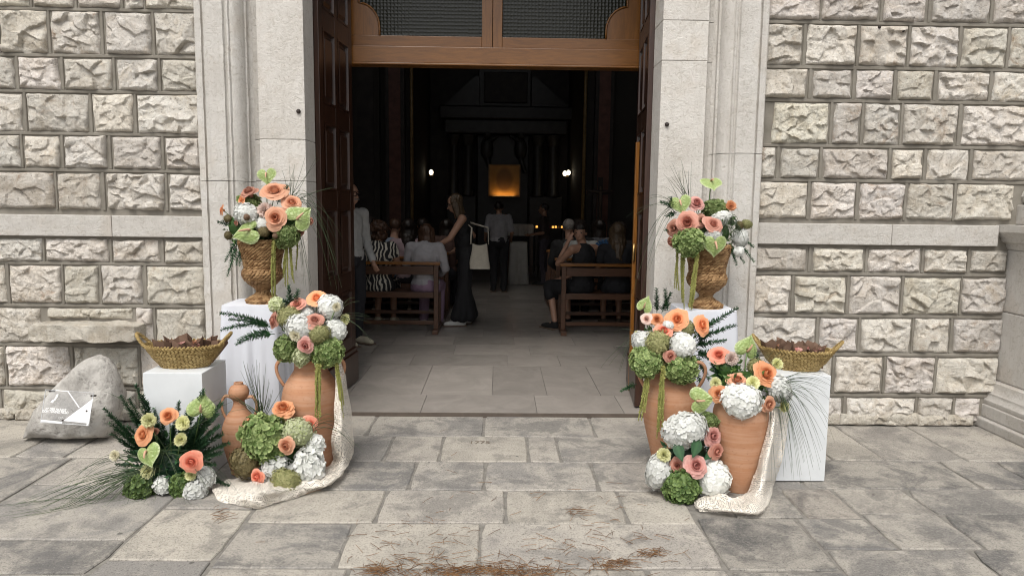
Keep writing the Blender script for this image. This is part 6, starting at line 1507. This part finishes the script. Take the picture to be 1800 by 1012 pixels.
def shape(pts, name='white_print', zo=.0012):
    m = MB(); n = len(pts); q = [S_(*p) for p in pts]; m.add([(x,y,zo) for x,y in q]+[(x,y,zo-.0008) for x,y in q], [tuple(range(n-1,-1,-1)), tuple(range(n,2*n))]+[(k,(k+1)%n,n+(k+1)%n,n+k) for k in range(n)]); m.build(name, WHITE, pl_)
shape([(1030,325),(1016,706),(622,692)]); shape([(285,694),(612,706),(606,738),(285,724)], zo=.0016); shape([(1016,706),(1012,742),(985,745),(988,705)], zo=.0018)
m = MB(); [m.box(*q, -.0035, .0006) for q in ((-W_/2-.001,W_/2+.001,-H_/2-.002,-H_/2+.0015),(-W_/2-.001,W_/2+.001,H_/2-.0015,H_/2+.001),(-W_/2-.002,-W_/2+.001,-H_/2,H_/2),(W_/2-.001,W_/2+.002,-H_/2,H_/2))]; m.build('edge_glint', simple('painted_glint', (.55,.56,.57), .3), pl_)  # pale strips paint in the light caught along the clear sheet's edges
shape([(445,230),(635,235),(845,470),(828,480),(625,248),(445,243)], zo=.0014)
shape([(455,300),(488,290),(490,330),(470,360),(460,385),(435,405),(425,432),(385,428),(400,395),(430,375),(450,345)], 'map_outline')
for q, (tx_, v, sz) in enumerate((('31° DIES NATALIS',545,36),('DON TONINO BELLO',582,36))):
    x, y = S_(483, v); text_mesh('lettering', tx_, sz/500*H_*1.45, WHITE, pl_, Matrix.Translation((x, y, .001))@Matrix.Diagonal((.78,1,1,1)), .0004)
for u in (560, 600):
    m = MB(); x, y = S_(u, 650); m.tube([(x+.006*math.cos(a), y+.006*math.sin(a), .001) for a in [2*math.pi*k/12 for k in range(13)]], .0007, 4); m.build('logo_ring', WHITE, pl_)
for u, v in ((350,258),(1000,285),(612,685),(960,520)):
    m = MB(); x, y = S_(u, v); m.lathe([(.0,.004),(.0055,.004),(.0055,-.05),(0,-.05)], 10, (x, y, 0)); m.build('pin', IRON, pl_)

# ------------------------------------------------------------------ litter on the paving
NEED = mat_leaf('dry_pine_needles', (.11,.05,.02), (.25,.135,.06), .8, .05)
m = MB(); r = random.Random(3)
def needle(px, py, spread_x, spread_y, L=.085):
    p = onZ(px+r.gauss(0,spread_x), py+r.gauss(0,spread_y)); a = r.gauss(0,.9); d = Vector((math.cos(a), math.sin(a), 0))*L*r.uniform(.4,1.2)*.5; z = r.uniform(.004,.014); bd = Vector((-d.y,d.x,0))*r.uniform(-.3,.3)
    m.tube([(p.x-d.x,p.y-d.y,z),(p.x+bd.x,p.y+bd.y,z+.003),(p.x+d.x,p.y+d.y,z+r.uniform(-.003,.006))], .0012, 3, 0, False, r.random())
for px, py, sx, sy, n in ((1075,994,24,5,60),(860,1006,48,6,120),(790,1008,30,5,35),(720,1000,34,7,25),(930,1006,40,6,50),(665,1004,20,5,55),(1145,975,14,5,30),(1010,900,10,6,14),(900,985,120,14,70),(700,960,60,25,40),(1040,940,70,20,30),(880,900,180,40,40),(390,906,10,5,16)):
    for _ in range(n): needle(px, py, sx, sy)
o = m.build('pine_needles', NEED, kind='stuff'); tag(o, 'dry brown pine needles gathered along the front paving joint', 'pine needles')
